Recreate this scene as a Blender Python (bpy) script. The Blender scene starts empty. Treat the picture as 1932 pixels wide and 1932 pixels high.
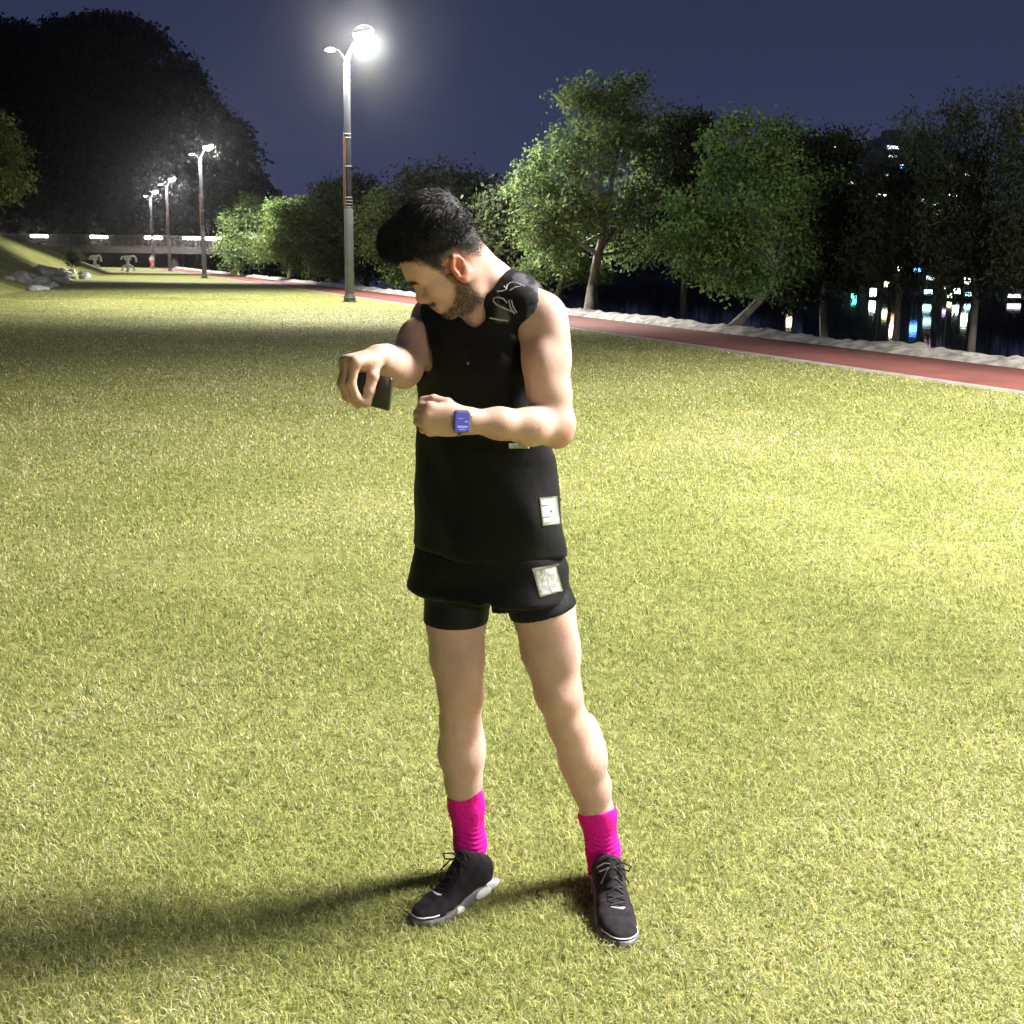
import bpy, bmesh, math, random
import numpy as np
from mathutils import Vector, Matrix
from mathutils.bvhtree import BVHTree

rng = np.random.default_rng(7)
random.seed(7)
R_ = math.radians
SC = bpy.context.scene
COL = SC.collection

# ------------------------------------------------------------------ camera
CAM_H = 1.55
CAM_PITCH = R_(11.9)
CAM_ROLL = R_(0.8)
PIC = 1932.0
FOC = 2249.0
cam_data = bpy.data.cameras.new('camera')
cam_data.sensor_width = 36.0
cam_data.lens = FOC / PIC * 36.0
cam_data.clip_start = 0.05
cam_data.clip_end = 3000.0
cam = bpy.data.objects.new('camera', cam_data)
COL.objects.link(cam)
CAM_R = (Matrix.Rotation(math.pi / 2 - CAM_PITCH, 4, 'X') @ Matrix.Rotation(CAM_ROLL, 4, 'Z'))
cam.matrix_world = Matrix.Translation((0, 0, CAM_H)) @ CAM_R
SC.camera = cam
_cr = np.array(CAM_R.to_3x3())


def ray(px, py):
    return _cr @ np.array([(px - PIC / 2) / FOC, -(py - PIC / 2) / FOC, -1.0])


def at(px, py, depth):
    """world point at distance `depth` along +Y seen at a photo position"""
    d = ray(px, py)
    return np.array([0, 0, CAM_H]) + d * (depth / d[1])


def gnd(px, py, z=0.0):
    d = ray(px, py)
    return np.array([0, 0, CAM_H]) + d * ((z - CAM_H) / d[2])


# ------------------------------------------------------------------ sky, exposure
world = bpy.data.worlds.new('World')
SC.world = world
world.use_nodes = True
wn = world.node_tree
wn.nodes.clear()
w_out = wn.nodes.new('ShaderNodeOutputWorld')
w_bg = wn.nodes.new('ShaderNodeBackground')
w_tc = wn.nodes.new('ShaderNodeTexCoord')
w_sep = wn.nodes.new('ShaderNodeSeparateXYZ')
w_ramp = wn.nodes.new('ShaderNodeValToRGB')
w_ramp.color_ramp.elements[0].position = 0.0
w_ramp.color_ramp.elements[0].color = (0.043, 0.053, 0.113, 1)
w_ramp.color_ramp.elements[1].position = 0.5
w_ramp.color_ramp.elements[1].color = (0.011, 0.013, 0.033, 1)
_e = w_ramp.color_ramp.elements.new(0.17)
_e.color = (0.028, 0.036, 0.080, 1)
wn.links.new(w_tc.outputs['Generated'], w_sep.inputs[0])
wn.links.new(w_sep.outputs['Z'], w_ramp.inputs[0])
wn.links.new(w_ramp.outputs[0], w_bg.inputs[0])
w_bg.inputs[1].default_value = 0.87
wn.links.new(w_bg.outputs[0], w_out.inputs[0])

SC.view_settings.view_transform = 'Standard'
SC.view_settings.look = 'None'
SC.view_settings.exposure = 0.24
SC.view_settings.gamma = 1.0
SC.view_settings.use_curve_mapping = False
SC.render.engine = 'CYCLES'
SC.cycles.use_denoising = True
SC.cycles.max_bounces = 8
SC.cycles.diffuse_bounces = 3
SC.cycles.transparent_max_bounces = 8
SC.cycles.sample_clamp_indirect = 6.0


# ------------------------------------------------------------------ tagging and linking
def tag(o, label=None, cat=None, group=None, kind=None):
    if label: o['label'] = label
    if cat: o['category'] = cat
    if group: o['group'] = group
    if kind: o['kind'] = kind
    return o


def empty(name, loc, label=None, cat=None, group=None, rz=0.0):
    o = bpy.data.objects.new(name, None)
    o.empty_display_size = 0.2
    COL.objects.link(o)
    o.location = loc
    o.rotation_euler = (0, 0, rz)
    return tag(o, label, cat, group)


def link_mesh(name, me, mat=None, parent=None, smooth=True):
    if mat is not None:
        me.materials.append(mat)
    if smooth:
        me.polygons.foreach_set('use_smooth', np.ones(len(me.polygons), dtype=bool))
    o = bpy.data.objects.new(name, me)
    COL.objects.link(o)
    if parent is not None:
        o.parent = parent
    return o


def np_mesh(name, verts, tris=None, quads=None):
    """mesh from numpy arrays of verts, triangles and quads"""
    me = bpy.data.meshes.new(name)
    verts = np.asarray(verts, dtype=np.float32)
    me.vertices.add(len(verts))
    me.vertices.foreach_set('co', verts.ravel())
    idx, starts, n = [], [], 0
    for arr, k in ((quads, 4), (tris, 3)):
        if arr is None or len(arr) == 0:
            continue
        arr = np.asarray(arr, dtype=np.int32)
        idx.append(arr.ravel())
        starts.append(n + np.arange(len(arr), dtype=np.int32) * k)
        n += arr.size
    idx = np.concatenate(idx)
    starts = np.concatenate(starts)
    me.loops.add(len(idx))
    me.loops.foreach_set('vertex_index', idx)
    me.polygons.add(len(starts))
    me.polygons.foreach_set('loop_start', starts)
    me.update(calc_edges=True)
    me.validate(verbose=False)
    return me


def set_color(me, name, col):
    a = me.color_attributes.new(name, 'FLOAT_COLOR', 'POINT')
    c = np.ones((len(me.vertices), 4), dtype=np.float32)
    c[:, :3] = col
    a.data.foreach_set('color', c.ravel())


def local_to(parent_loc, verts):
    return np.asarray(verts) - np.asarray(parent_loc)


class MB:
    """collects simple solids, links them as one mesh"""
    def __init__(self):
        self.bm = bmesh.new()

    def tube(self, pts, radii, seg=12, caps=True):
        pts = [Vector(p) for p in pts]
        if not hasattr(radii, '__len__'):
            radii = [radii] * len(pts)
        rings = []
        prev = None
        for i, p in enumerate(pts):
            if i == 0: t = pts[1] - pts[0]
            elif i == len(pts) - 1: t = pts[-1] - pts[-2]
            else: t = (pts[i + 1] - p).normalized() + (p - pts[i - 1]).normalized()
            t.normalize()
            if prev is None:
                u = t.orthogonal().normalized()
            else:
                u = (prev - t * prev.dot(t)).normalized()
            prev = u
            v = t.cross(u)
            rings.append([self.bm.verts.new(p + (u * math.cos(2 * math.pi * k / seg) + v * math.sin(2 * math.pi * k / seg)) * radii[i]) for k in range(seg)])
        for a, b in zip(rings[:-1], rings[1:]):
            for k in range(seg):
                self.bm.faces.new((a[k], a[(k + 1) % seg], b[(k + 1) % seg], b[k]))
        if caps:
            self.bm.faces.new(list(reversed(rings[0])))
            self.bm.faces.new(rings[-1])
        return self

    def box(self, c, s, rot=None, bevel=0.0):
        r = bmesh.ops.create_cube(self.bm, size=1.0)
        M = Matrix.Translation(Vector(c)) @ (rot.to_4x4() if rot is not None else Matrix.Identity(4)) @ Matrix.Diagonal((s[0], s[1], s[2], 1))
        bmesh.ops.transform(self.bm, matrix=M, verts=r['verts'])
        if bevel > 0:
            es = set()
            for v in r['verts']:
                es.update(v.link_edges)
            bmesh.ops.bevel(self.bm, geom=list(es), offset=bevel, segments=2, affect='EDGES', profile=0.5)
        return self

    def lathe(self, c, prof, seg=24, rot=None):
        rings = []
        for r, z in prof:
            ring = []
            for k in range(seg):
                p = Vector((r * math.cos(2 * math.pi * k / seg), r * math.sin(2 * math.pi * k / seg), z))
                if rot is not None: p = rot @ p
                ring.append(self.bm.verts.new(Vector(c) + p))
            rings.append(ring)
        for a, b in zip(rings[:-1], rings[1:]):
            for k in range(seg):
                self.bm.faces.new((a[k], a[(k + 1) % seg], b[(k + 1) % seg], b[k]))
        self.bm.faces.new(list(reversed(rings[0])))
        self.bm.faces.new(rings[-1])
        return self

    def build(self, name, mat, parent=None, smooth=True):
        me = bpy.data.meshes.new(name)
        bmesh.ops.recalc_face_normals(self.bm, faces=self.bm.faces)
        self.bm.to_mesh(me)
        self.bm.free()
        o = link_mesh(name, me, mat, parent, smooth)
        if smooth:
            try:
                me.set_sharp_from_angle(angle=R_(35))
            except Exception:
                pass
        return o


# ------------------------------------------------------------------ materials
def new_mat(name):
    m = bpy.data.materials.new(name)
    m.use_nodes = True
    nt = m.node_tree
    b = nt.nodes['Principled BSDF']
    return m, nt, b


def N(nt, t, **kw):
    n = nt.nodes.new(t)
    for k, v in kw.items():
        setattr(n, k, v)
    return n


def noise_mat(name, c1, c2, scale=8.0, detail=4.0, rough=0.7, bump=0.0, bump_scale=None, metallic=0.0, spec=0.5, coord='Object', stretch=None, extra=None):
    m, nt, b = new_mat(name)
    tc = N(nt, 'ShaderNodeTexCoord')
    src = tc.outputs[coord]
    if stretch:
        mp = N(nt, 'ShaderNodeMapping')
        mp.inputs['Scale'].default_value = stretch
        nt.links.new(src, mp.inputs[0])
        src = mp.outputs[0]
    nz = N(nt, 'ShaderNodeTexNoise')
    nz.inputs['Scale'].default_value = scale
    nz.inputs['Detail'].default_value = detail
    nt.links.new(src, nz.inputs['Vector'])
    rp = N(nt, 'ShaderNodeValToRGB')
    rp.color_ramp.elements[0].position = 0.32
    rp.color_ramp.elements[1].position = 0.68
    rp.color_ramp.elements[0].color = (*c1, 1)
    rp.color_ramp.elements[1].color = (*c2, 1)
    nt.links.new(nz.outputs['Fac'], rp.inputs[0])
    nt.links.new(rp.outputs[0], b.inputs['Base Color'])
    b.inputs['Roughness'].default_value = rough
    b.inputs['Metallic'].default_value = metallic
    b.inputs['Specular IOR Level'].default_value = spec
    if bump:
        n2 = N(nt, 'ShaderNodeTexNoise')
        n2.inputs['Scale'].default_value = bump_scale or scale * 4
        n2.inputs['Detail'].default_value = 5
        nt.links.new(src, n2.inputs['Vector'])
        bp = N(nt, 'ShaderNodeBump')
        bp.inputs['Strength'].default_value = bump
        bp.inputs['Distance'].default_value = 0.02
        nt.links.new(n2.outputs['Fac'], bp.inputs['Height'])
        nt.links.new(bp.outputs[0], b.inputs['Normal'])
    return m


def emit_mat(name, col, strength):
    m, nt, b = new_mat(name)
    b.inputs['Base Color'].default_value = (0.03, 0.03, 0.03, 1)
    b.inputs['Emission Color'].default_value = (*col, 1)
    b.inputs['Emission Strength'].default_value = strength
    return m


def attr_mat(name, attr='tint', rough=0.5, spec=0.4, sss=0.0, sss_r=(0.01, 0.004, 0.002), bump=0.0, bump_scale=300.0, trans=0.0):
    m, nt, b = new_mat(name)
    a = N(nt, 'ShaderNodeVertexColor')
    a.layer_name = attr
    nt.links.new(a.outputs['Color'], b.inputs['Base Color'])
    b.inputs['Roughness'].default_value = rough
    b.inputs['Specular IOR Level'].default_value = spec
    if sss:
        b.inputs['Subsurface Weight'].default_value = sss
        b.inputs['Subsurface Radius'].default_value = sss_r
        b.inputs['Subsurface Scale'].default_value = 1.0
    if bump:
        tc = N(nt, 'ShaderNodeTexCoord')
        n2 = N(nt, 'ShaderNodeTexNoise')
        n2.inputs['Scale'].default_value = bump_scale
        n2.inputs['Detail'].default_value = 4
        nt.links.new(tc.outputs['Object'], n2.inputs['Vector'])
        bp = N(nt, 'ShaderNodeBump')
        bp.inputs['Strength'].default_value = bump
        bp.inputs['Distance'].default_value = 0.003
        nt.links.new(n2.outputs['Fac'], bp.inputs['Height'])
        nt.links.new(bp.outputs[0], b.inputs['Normal'])
    if trans:
        # thin leaf: a diffuse face with some light let through
        out = nt.nodes['Material Output']
        tr = N(nt, 'ShaderNodeBsdfTranslucent')
        mx = N(nt, 'ShaderNodeMixShader')
        mx.inputs[0].default_value = trans
        nt.links.new(a.outputs['Color'], tr.inputs['Color'])
        nt.links.new(b.outputs[0], mx.inputs[1])
        nt.links.new(tr.outputs[0], mx.inputs[2])
        nt.links.new(mx.outputs[0], out.inputs['Surface'])
    return m


# ------------------------------------------------------------------ distance-field modelling
def V3(*a):
    return np.array(a, dtype=np.float64)


def leaf(fn, c, r):
    return ('L', fn, np.asarray(c, dtype=np.float64), r)


def rc(a, b, ra, rb):
    """tapered capsule"""
    a = np.asarray(a, float); b = np.asarray(b, float)
    ba = b - a
    l2 = max(float(ba @ ba), 1e-12)

    def fn(P):
        t = np.clip(((P - a) @ ba) / l2, 0, 1)
        q = P - a - t[:, None] * ba
        return np.sqrt((q * q).sum(1)) - (ra + t * (rb - ra))
    return leaf(fn, (a + b) / 2, math.sqrt(l2) / 2 + max(ra, rb))


def chain(pts, rad, k=0.0):
    return union([rc(p, q, r, s) for p, q, r, s in zip(pts[:-1], pts[1:], rad[:-1], rad[1:])], k)


def ell(c, r, R=None):
    c = np.asarray(c, float); r = np.asarray(r, float)
    R = np.eye(3) if R is None else np.asarray(R, float)

    def fn(P):
        q = (P - c) @ R
        k0 = np.sqrt(((q / r) ** 2).sum(1))
        k1 = np.sqrt(((q / (r * r)) ** 2).sum(1)) + 1e-9
        return k0 * (k0 - 1) / k1
    return leaf(fn, c, float(r.max()))


def rbox(c, half, rad, R=None):
    c = np.asarray(c, float); half = np.asarray(half, float) - rad
    R = np.eye(3) if R is None else np.asarray(R, float)

    def fn(P):
        q = np.abs((P - c) @ R) - half
        o = np.maximum(q, 0)
        return np.sqrt((o * o).sum(1)) + np.minimum(q.max(1), 0) - rad
    return leaf(fn, c, float(np.linalg.norm(half + rad)))


def half(n, p, big=5.0):
    """half space: inside where (P-p).n < 0"""
    n = np.asarray(n, float); n = n / np.linalg.norm(n)
    p = np.asarray(p, float)
    return leaf(lambda P: (P - p) @ n, p, big)


def loft(o, R, keys, expo=2.0, wr=None):
    """stack of ellipses along local z. keys rows: z, cx, cy, a, b, angle"""
    o = np.asarray(o, float); R = np.asarray(R, float)
    K = np.asarray(keys, float)
    z0, z1 = K[0, 0], K[-1, 0]
    zc = (z0 + z1) / 2

    def sm(z, col):
        return np.interp(z, K[:, 0], col)

    def fn(P):
        q = (P - o) @ R
        z = q[:, 2]
        zi = np.clip(z, z0, z1)
        x = q[:, 0] - sm(zi, K[:, 1])
        y = q[:, 1] - sm(zi, K[:, 2])
        a = sm(zi, K[:, 3]); b = sm(zi, K[:, 4])
        if K.shape[1] > 5:
            an = sm(zi, K[:, 5])
            ca, sa = np.cos(an), np.sin(an)
            x, y = x * ca + y * sa, -x * sa + y * ca
        e = (np.abs(x / a) ** expo + np.abs(y / b) ** expo) ** (1 / expo)
        d = (e - 1) * np.minimum(a, b)
        d = np.maximum(d, np.maximum(z0 - z, z - z1))
        if wr is not None:
            d = d + wr(P)
        return d
    ctr = o + R @ np.array([sm(zc, K[:, 1]), sm(zc, K[:, 2]), zc])
    rad = (z1 - z0) / 2 + max(K[:, 3].max(), K[:, 4].max()) + np.abs(K[:, 1:3]).max()
    return leaf(fn, ctr, float(rad))


def union(ch, k=0.0):
    return ('U', ch, k)


def minus(a, b, k=0.0):
    return ('S', a, b, k)


def inter(a, b, k=0.0):
    return ('I', a, b, k)


def warp(a, f):
    return ('W', a, f)


def smin(a, b, k):
    if k <= 0:
        return np.minimum(a, b)
    h = np.maximum(k - np.abs(a - b), 0) / k
    return np.minimum(a, b) - h * h * k * 0.25


def ev(n, P, c, Rr):
    t = n[0]
    if t == 'L':
        if np.linalg.norm(n[2] - c) - n[3] > Rr + 0.045:
            return None
        return n[1](P)
    if t == 'U':
        d = None
        for ch in n[1]:
            e = ev(ch, P, c, Rr)
            if e is None: continue
            d = e if d is None else smin(d, e, n[2])
        return d
    if t == 'W':
        d = ev(n[1], P, c, Rr)
        return None if d is None else d + n[2](P)
    a = ev(n[1], P, c, Rr)
    if a is None:
        return None
    b = ev(n[2], P, c, Rr)
    if t == 'S':
        return a if b is None else -smin(-a, b, n[3])
    if b is None:
        return np.full(len(P), 1.0)
    return -smin(-a, -b, n[3])


def polygonize(node, lo, hi, h, n=24):
    lo = np.asarray(lo, float); hi = np.asarray(hi, float)
    dims = np.ceil((hi - lo) / (h * n)).astype(int)
    bl = np.stack(np.meshgrid(*[np.arange(d) for d in dims], indexing='ij'), -1).reshape(-1, 3)
    cen = lo + (bl + 0.5) * n * h
    hd = math.sqrt(3) * n * h / 2
    d0 = ev(node, cen, lo, 1e9)
    keep = bl[np.abs(d0) < hd * 1.25 + 0.02]
    big = np.int64(1 << 20)
    ids_all, pos_all, quad_all = [], [], []
    m = n + 2
    g = np.stack(np.meshgrid(*[np.arange(-1, n + 1)] * 3, indexing='ij'), -1).reshape(-1, 3)
    cc = np.stack(np.meshgrid(*[np.arange(m - 1)] * 3, indexing='ij'), -1)
    corner = [(i, j, k) for i in (0, 1) for j in (0, 1) for k in (0, 1)]
    edges = [(a, b) for a in range(8) for b in range(a + 1, 8) if sum(abs(x - y) for x, y in zip(corner[a], corner[b])) == 1]
    for b in keep:
        base = b * n
        P = lo + (base + g) * h
        c0 = lo + (base + n / 2) * h
        d = ev(node, P, c0, hd)
        if d is None or d.min() > 0 or d.max() < 0:
            continue
        D = d.reshape(m, m, m)
        S = D < 0
        cs = [S[i:m - 1 + i, j:m - 1 + j, k:m - 1 + k] for i, j, k in corner]
        cnt = sum(x.astype(np.int8) for x in cs)
        act = (cnt > 0) & (cnt < 8)
        if not act.any():
            continue
        ci = cc[act]
        vals = np.stack([D[i:m - 1 + i, j:m - 1 + j, k:m - 1 + k][act] for i, j, k in corner], 1)
        acc = np.zeros((len(ci), 3)); w = np.zeros(len(ci))
        for a, e in edges:
            va, vb = vals[:, a], vals[:, e]
            x = (va < 0) != (vb < 0)
            t = np.where(x, va / np.where(x, va - vb, 1), 0)
            pa = np.array(corner[a], float); pb = np.array(corner[e], float)
            acc += np.where(x[:, None], pa + t[:, None] * (pb - pa), 0)
            w += x
        pos = lo + (base + ci - 1 + acc / w[:, None]) * h
        gi = (base + ci).astype(np.int64)
        ids_all.append((gi[:, 0] * big + gi[:, 1]) * big + gi[:, 2])
        pos_all.append(pos)
        # quads: for owned grid edges (samples 1..n in local index)
        sl = slice(1, n + 1)
        for ax in range(3):
            s0 = S[1:n + 1, 1:n + 1, 1:n + 1]
            sh = [slice(1, n + 1)] * 3
            sh[ax] = slice(2, n + 2)
            s1 = S[tuple(sh)]
            x = s0 != s1
            if not x.any():
                continue
            e = np.argwhere(x) + 1
            flip = s0[x]
            u, v = (ax + 1) % 3, (ax + 2) % 3
            q = []
            for du, dv in ((-1, -1), (0, -1), (0, 0), (-1, 0)):
                cidx = e.copy()
                cidx[:, u] += du
                cidx[:, v] += dv
                gq = (base + cidx).astype(np.int64)
                q.append((gq[:, 0] * big + gq[:, 1]) * big + gq[:, 2])
            q = np.stack(q, 1)
            q[~flip] = q[~flip][:, ::-1]
            quad_all.append(q)
    ids = np.concatenate(ids_all); pos = np.concatenate(pos_all)
    uid, first = np.unique(ids, return_index=True)
    V = pos[first]
    Q = np.concatenate(quad_all)
    qi = np.searchsorted(uid, Q)
    ok = (qi < len(uid)).all(1)
    qi = qi[ok]; Q = Q[ok]
    ok = (uid[qi] == Q).all(1)
    return V, qi[ok]


def smooth_verts(V, Q, it=1, f=0.5):
    n = len(V)
    for _ in range(it):
        acc = np.zeros_like(V); w = np.zeros(n)
        for a in range(4):
            for b in ((a + 1) % 4, (a - 1) % 4):
                np.add.at(acc, Q[:, a], V[Q[:, b]])
                np.add.at(w, Q[:, a], 1)
        V = V * (1 - f) + f * acc / np.maximum(w, 1)[:, None]
    return V


def sdf_object(name, node, lo, hi, h, mat, parent=None, origin=(0, 0, 0), smooth=1):
    V, Q = polygonize(node, lo, hi, h)
    if smooth:
        V = smooth_verts(V, Q, smooth, 0.45)
    me = np_mesh(name, V - np.asarray(origin), quads=Q)
    o = link_mesh(name, me, mat, parent)
    return o, V, Q


def folds(seed, amp, dirs, freq):
    """soft cloth folds"""
    r = np.random.default_rng(seed)
    W = []
    for _ in range(5):
        d = np.asarray(dirs, float) + r.normal(0, 0.35, 3)
        d /= np.linalg.norm(d)
        W.append((d * freq * r.uniform(0.6, 1.5), r.uniform(0, 6.28), r.normal(0, 9, 3)))

    def f(P):
        s = 0
        for k, ph, k2 in W:
            s = s + np.sin(P @ k + ph + 1.3 * np.sin(P @ k2))
        return amp * s / 3.0
    return f


# ------------------------------------------------------------------ layout of the park
TD = V3(-0.351, 0.936, 0.0)          # along the running track, away from the camera
TN = V3(0.936, 0.351, 0.0)           # towards the river
TP = V3(12.0, 0.0, 0.0)
TRACK_W, EDGE_W = 2.75, 1.05
WATER_Z = -1.6
RIVER_FAR = 92.0


def T(s, w, z=0.0):
    return TP + TD * s + TN * w + V3(0, 0, z)


def pnoise(x, y, f, seed=0):
    r = np.random.default_rng(seed)
    s = 0
    for i in range(6):
        a = r.uniform(0, 6.28); k = f * r.uniform(0.6, 1.7)
        b = r.uniform(0, 6.28)
        s = s + np.sin(k * (x * math.cos(a) + y * math.sin(a)) + r.uniform(0, 6.28) + 1.7 * np.sin(0.7 * k * (x * math.cos(b) + y * math.sin(b)) + r.uniform(0, 6)))
    return s / 6.0


# ---- ground: one sheet, lawn level, dropping to the river bed and rising again on the far side
m_lawn, nt, b = new_mat('lawn')
geo = N(nt, 'ShaderNodeNewGeometry')
n1 = N(nt, 'ShaderNodeTexNoise'); n1.inputs['Scale'].default_value = 0.55; n1.inputs['Detail'].default_value = 5; n1.inputs['Distortion'].default_value = 0.6
n2 = N(nt, 'ShaderNodeTexNoise'); n2.inputs['Scale'].default_value = 14.0; n2.inputs['Detail'].default_value = 6
n3 = N(nt, 'ShaderNodeTexNoise'); n3.inputs['Scale'].default_value = 2.2; n3.inputs['Detail'].default_value = 4
for n in (n1, n2, n3):
    nt.links.new(geo.outputs['Position'], n.inputs['Vector'])
r1 = N(nt, 'ShaderNodeValToRGB'); nt.links.new(n1.outputs['Fac'], r1.inputs[0])
r1.color_ramp.elements[0].position = 0.35; r1.color_ramp.elements[0].color = (0.200, 0.225, 0.065, 1)
r1.color_ramp.elements[1].position = 0.66; r1.color_ramp.elements[1].color = (0.275, 0.285, 0.095, 1)
r2 = N(nt, 'ShaderNodeValToRGB'); nt.links.new(n2.outputs['Fac'], r2.inputs[0])
r2.color_ramp.elements[0].position = 0.30; r2.color_ramp.elements[0].color = (0.62, 0.66, 0.55, 1)
r2.color_ramp.elements[1].position = 0.72; r2.color_ramp.elements[1].color = (1.30, 1.25, 1.35, 1)
mx = N(nt, 'ShaderNodeMix', data_type='RGBA', blend_type='MULTIPLY'); mx.inputs[0].default_value = 1.0
nt.links.new(r1.outputs[0], mx.inputs[6]); nt.links.new(r2.outputs[0], mx.inputs[7])
r3 = N(nt, 'ShaderNodeValToRGB'); nt.links.new(n3.outputs['Fac'], r3.inputs[0])
r3.color_ramp.elements[0].position = 0.62; r3.color_ramp.elements[0].color = (0, 0, 0, 1)
r3.color_ramp.elements[1].position = 0.80; r3.color_ramp.elements[1].color = (0.55, 0.55, 0.55, 1)
mx2 = N(nt, 'ShaderNodeMix', data_type='RGBA'); nt.links.new(r3.outputs[0], mx2.inputs[0])
nt.links.new(mx.outputs[2], mx2.inputs[6]); mx2.inputs[7].default_value = (0.34, 0.30, 0.18, 1)
nt.links.new(mx2.outputs[2], b.inputs['Base Color'])
b.inputs['Roughness'].default_value = 0.9; b.inputs['Specular IOR Level'].default_value = 0.15
bp = N(nt, 'ShaderNodeBump'); bp.inputs['Strength'].default_value = 0.7; bp.inputs['Distance'].default_value = 0.03
nt.links.new(n2.outputs['Fac'], bp.inputs['Height']); nt.links.new(bp.outputs[0], b.inputs['Normal'])

m_bank = noise_mat('dark_bank_soil', (0.020, 0.020, 0.014), (0.045, 0.045, 0.028), scale=2.0, rough=0.95, bump=0.6, coord='Object')
ss = [-60, -20, 0, 20, 40, 60, 80, 100, 120, 150, 200, 300, 500, 900]
ww = [-900, -200, -60, -20, 0.0, 3.0, 4.3, 5.2, 6.8, 10.0, 90.0, 94.0, 126.0, 146.0, 900.0]
zz = [0, 0, 0, 0, 0, 0, -0.02, -0.5, -1.75, -2.3, -2.3, -1.1, -0.8, 8.5, 9.0]  # far rise added to keep low sky out of the river reflection
gv = [T(s, w, z) for s in ss for w, z in zip(ww, zz)]
nw = len(ww)
gq = [(i * nw + j, i * nw + j + 1, (i + 1) * nw + j + 1, (i + 1) * nw + j) for i in range(len(ss) - 1) for j in range(nw - 1)]
gm = np_mesh('ground', gv, quads=gq)
ground = link_mesh('ground', gm, m_lawn, smooth=False)
gm.materials.append(m_bank)
for k, p in enumerate(gm.polygons):
    if k % (nw - 1) >= 6:
        p.material_index = 1
if gm.polygons[0].normal.z < 0:
    gm.flip_normals()
tag(ground, kind='structure')

# ---- river
m_water, nt, b = new_mat('river_water')
b.inputs['Base Color'].default_value = (0.004, 0.006, 0.010, 1)
b.inputs['Roughness'].default_value = 0.03
b.inputs['IOR'].default_value = 1.33
tc = N(nt, 'ShaderNodeTexCoord'); mp = N(nt, 'ShaderNodeMapping')
mp.inputs['Rotation'].default_value = (0, 0, 0.36)
mp.inputs['Scale'].default_value = (0.9, 2.0, 1)
nz = N(nt, 'ShaderNodeTexNoise'); nz.inputs['Scale'].default_value = 1.1; nz.inputs['Detail'].default_value = 3
bp = N(nt, 'ShaderNodeBump'); bp.inputs['Strength'].default_value = 0.06; bp.inputs['Distance'].default_value = 0.05
nt.links.new(tc.outputs['Object'], mp.inputs[0]); nt.links.new(mp.outputs[0], nz.inputs['Vector'])
nt.links.new(nz.outputs['Fac'], bp.inputs['Height']); nt.links.new(bp.outputs[0], b.inputs['Normal'])
rv = np_mesh('river', [T(-60, 6.2, WATER_Z), T(-60, 94.0, WATER_Z), T(900, 94.0, WATER_Z), T(900, 6.2, WATER_Z)], quads=[(0, 1, 2, 3)])
river = link_mesh('river', rv, m_water, smooth=False)
tag(river, kind='structure')

# ---- running track with its pale border lines
m_track = noise_mat('red_track_rubber', (0.200, 0.074, 0.062), (0.270, 0.100, 0.086), scale=1.6, detail=8, rough=0.85, bump=0.25, bump_scale=90, spec=0.25)
m_kerb = noise_mat('pale_kerb', (0.28, 0.27, 0.22), (0.42, 0.40, 0.35), scale=5, rough=0.9, bump=0.2)


def strip(name, w0, w1, z0, z1, mat, s0=-40, s1=190, n=60):
    S = np.linspace(s0, s1, n)
    v, q_ = [], []
    for s in S:
        v += [T(s, w0, z0), T(s, w0, z1), T(s, w1, z1), T(s, w1, z0)]
    for i in range(n - 1):
        a, c = i * 4, (i + 1) * 4
        q_ += [(a, c, c + 1, a + 1), (a + 1, c + 1, c + 2, a + 2), (a + 2, c + 2, c + 3, a + 3)]
    me = np_mesh(name, v, quads=q_)
    o = link_mesh(name, me, mat, smooth=False)
    return o


track = tag(strip('running_track', 0.10, TRACK_W, -0.02, 0.010, m_track), kind='structure')
kerb = tag(strip('track_kerb', -0.06, 0.09, -0.03, 0.030, m_kerb), kind='structure')

# ---- rolled pale matting edging on the river side
m_mat = noise_mat('pale_rolled_matting', (0.16, 0.15, 0.13), (0.56, 0.54, 0.49), scale=3.0, detail=8, rough=0.95, bump=0.9, bump_scale=7, stretch=(1.0, 1.0, 2.0))
ns_, nw_ = 900, 14
S = np.concatenate([np.linspace(-10, 60, 640), np.linspace(60.3, 190, ns_ - 640)])
Wp = np.linspace(0, 1, nw_)
SS, WW = np.meshgrid(S, Wp, indexing='ij')
wid = 1.0 + 0.18 * pnoise(SS, SS * 0, 0.5, 4) + 0.10 * pnoise(SS, SS * 0, 2.2, 5)
hgt = np.sin(np.pi * np.clip(WW, 0.0, 1)) ** 0.55 * (0.17 + 0.07 * pnoise(SS, WW * 0, 0.6, 6))
hgt = hgt + np.sin(np.pi * WW) * (0.085 * pnoise(SS * 1.2 + WW * 2.0, WW * 2.5, 2.4, 7) + 0.075 * pnoise(SS * 2, WW * 6, 3.6, 8)) - 0.03
wc_ = TRACK_W - 0.02 + 0.06 * pnoise(SS, WW * 0, 1.3, 9) * (1 - WW) + WW * EDGE_W * wid
ev_ = (TP + SS[..., None] * TD + wc_[..., None] * TN)
ev_[..., 2] = hgt
ii = np.arange(ns_ * nw_).reshape(ns_, nw_)
eq = np.stack([ii[:-1, :-1], ii[:-1, 1:], ii[1:, 1:], ii[1:, :-1]], -1).reshape(-1, 4)
edge = link_mesh('bank_edging', np_mesh('bank_edging', ev_.reshape(-1, 3), quads=eq), m_mat)
tag(edge, 'long lumpy pale matting edge laid between the red track and the river', 'edging')

# ---- grassy bank on the left with a crest
BL = np.array([(-13.0, 10.0), (-17.0, 34.0), (-20.6, 50.5), (-25.0, 67.0), (-29.0, 81.0), (-37.0, 112.0), (-44.0, 128.0)])


def base_x(y):
    return np.interp(y, BL[:, 1], BL[:, 0])


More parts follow.
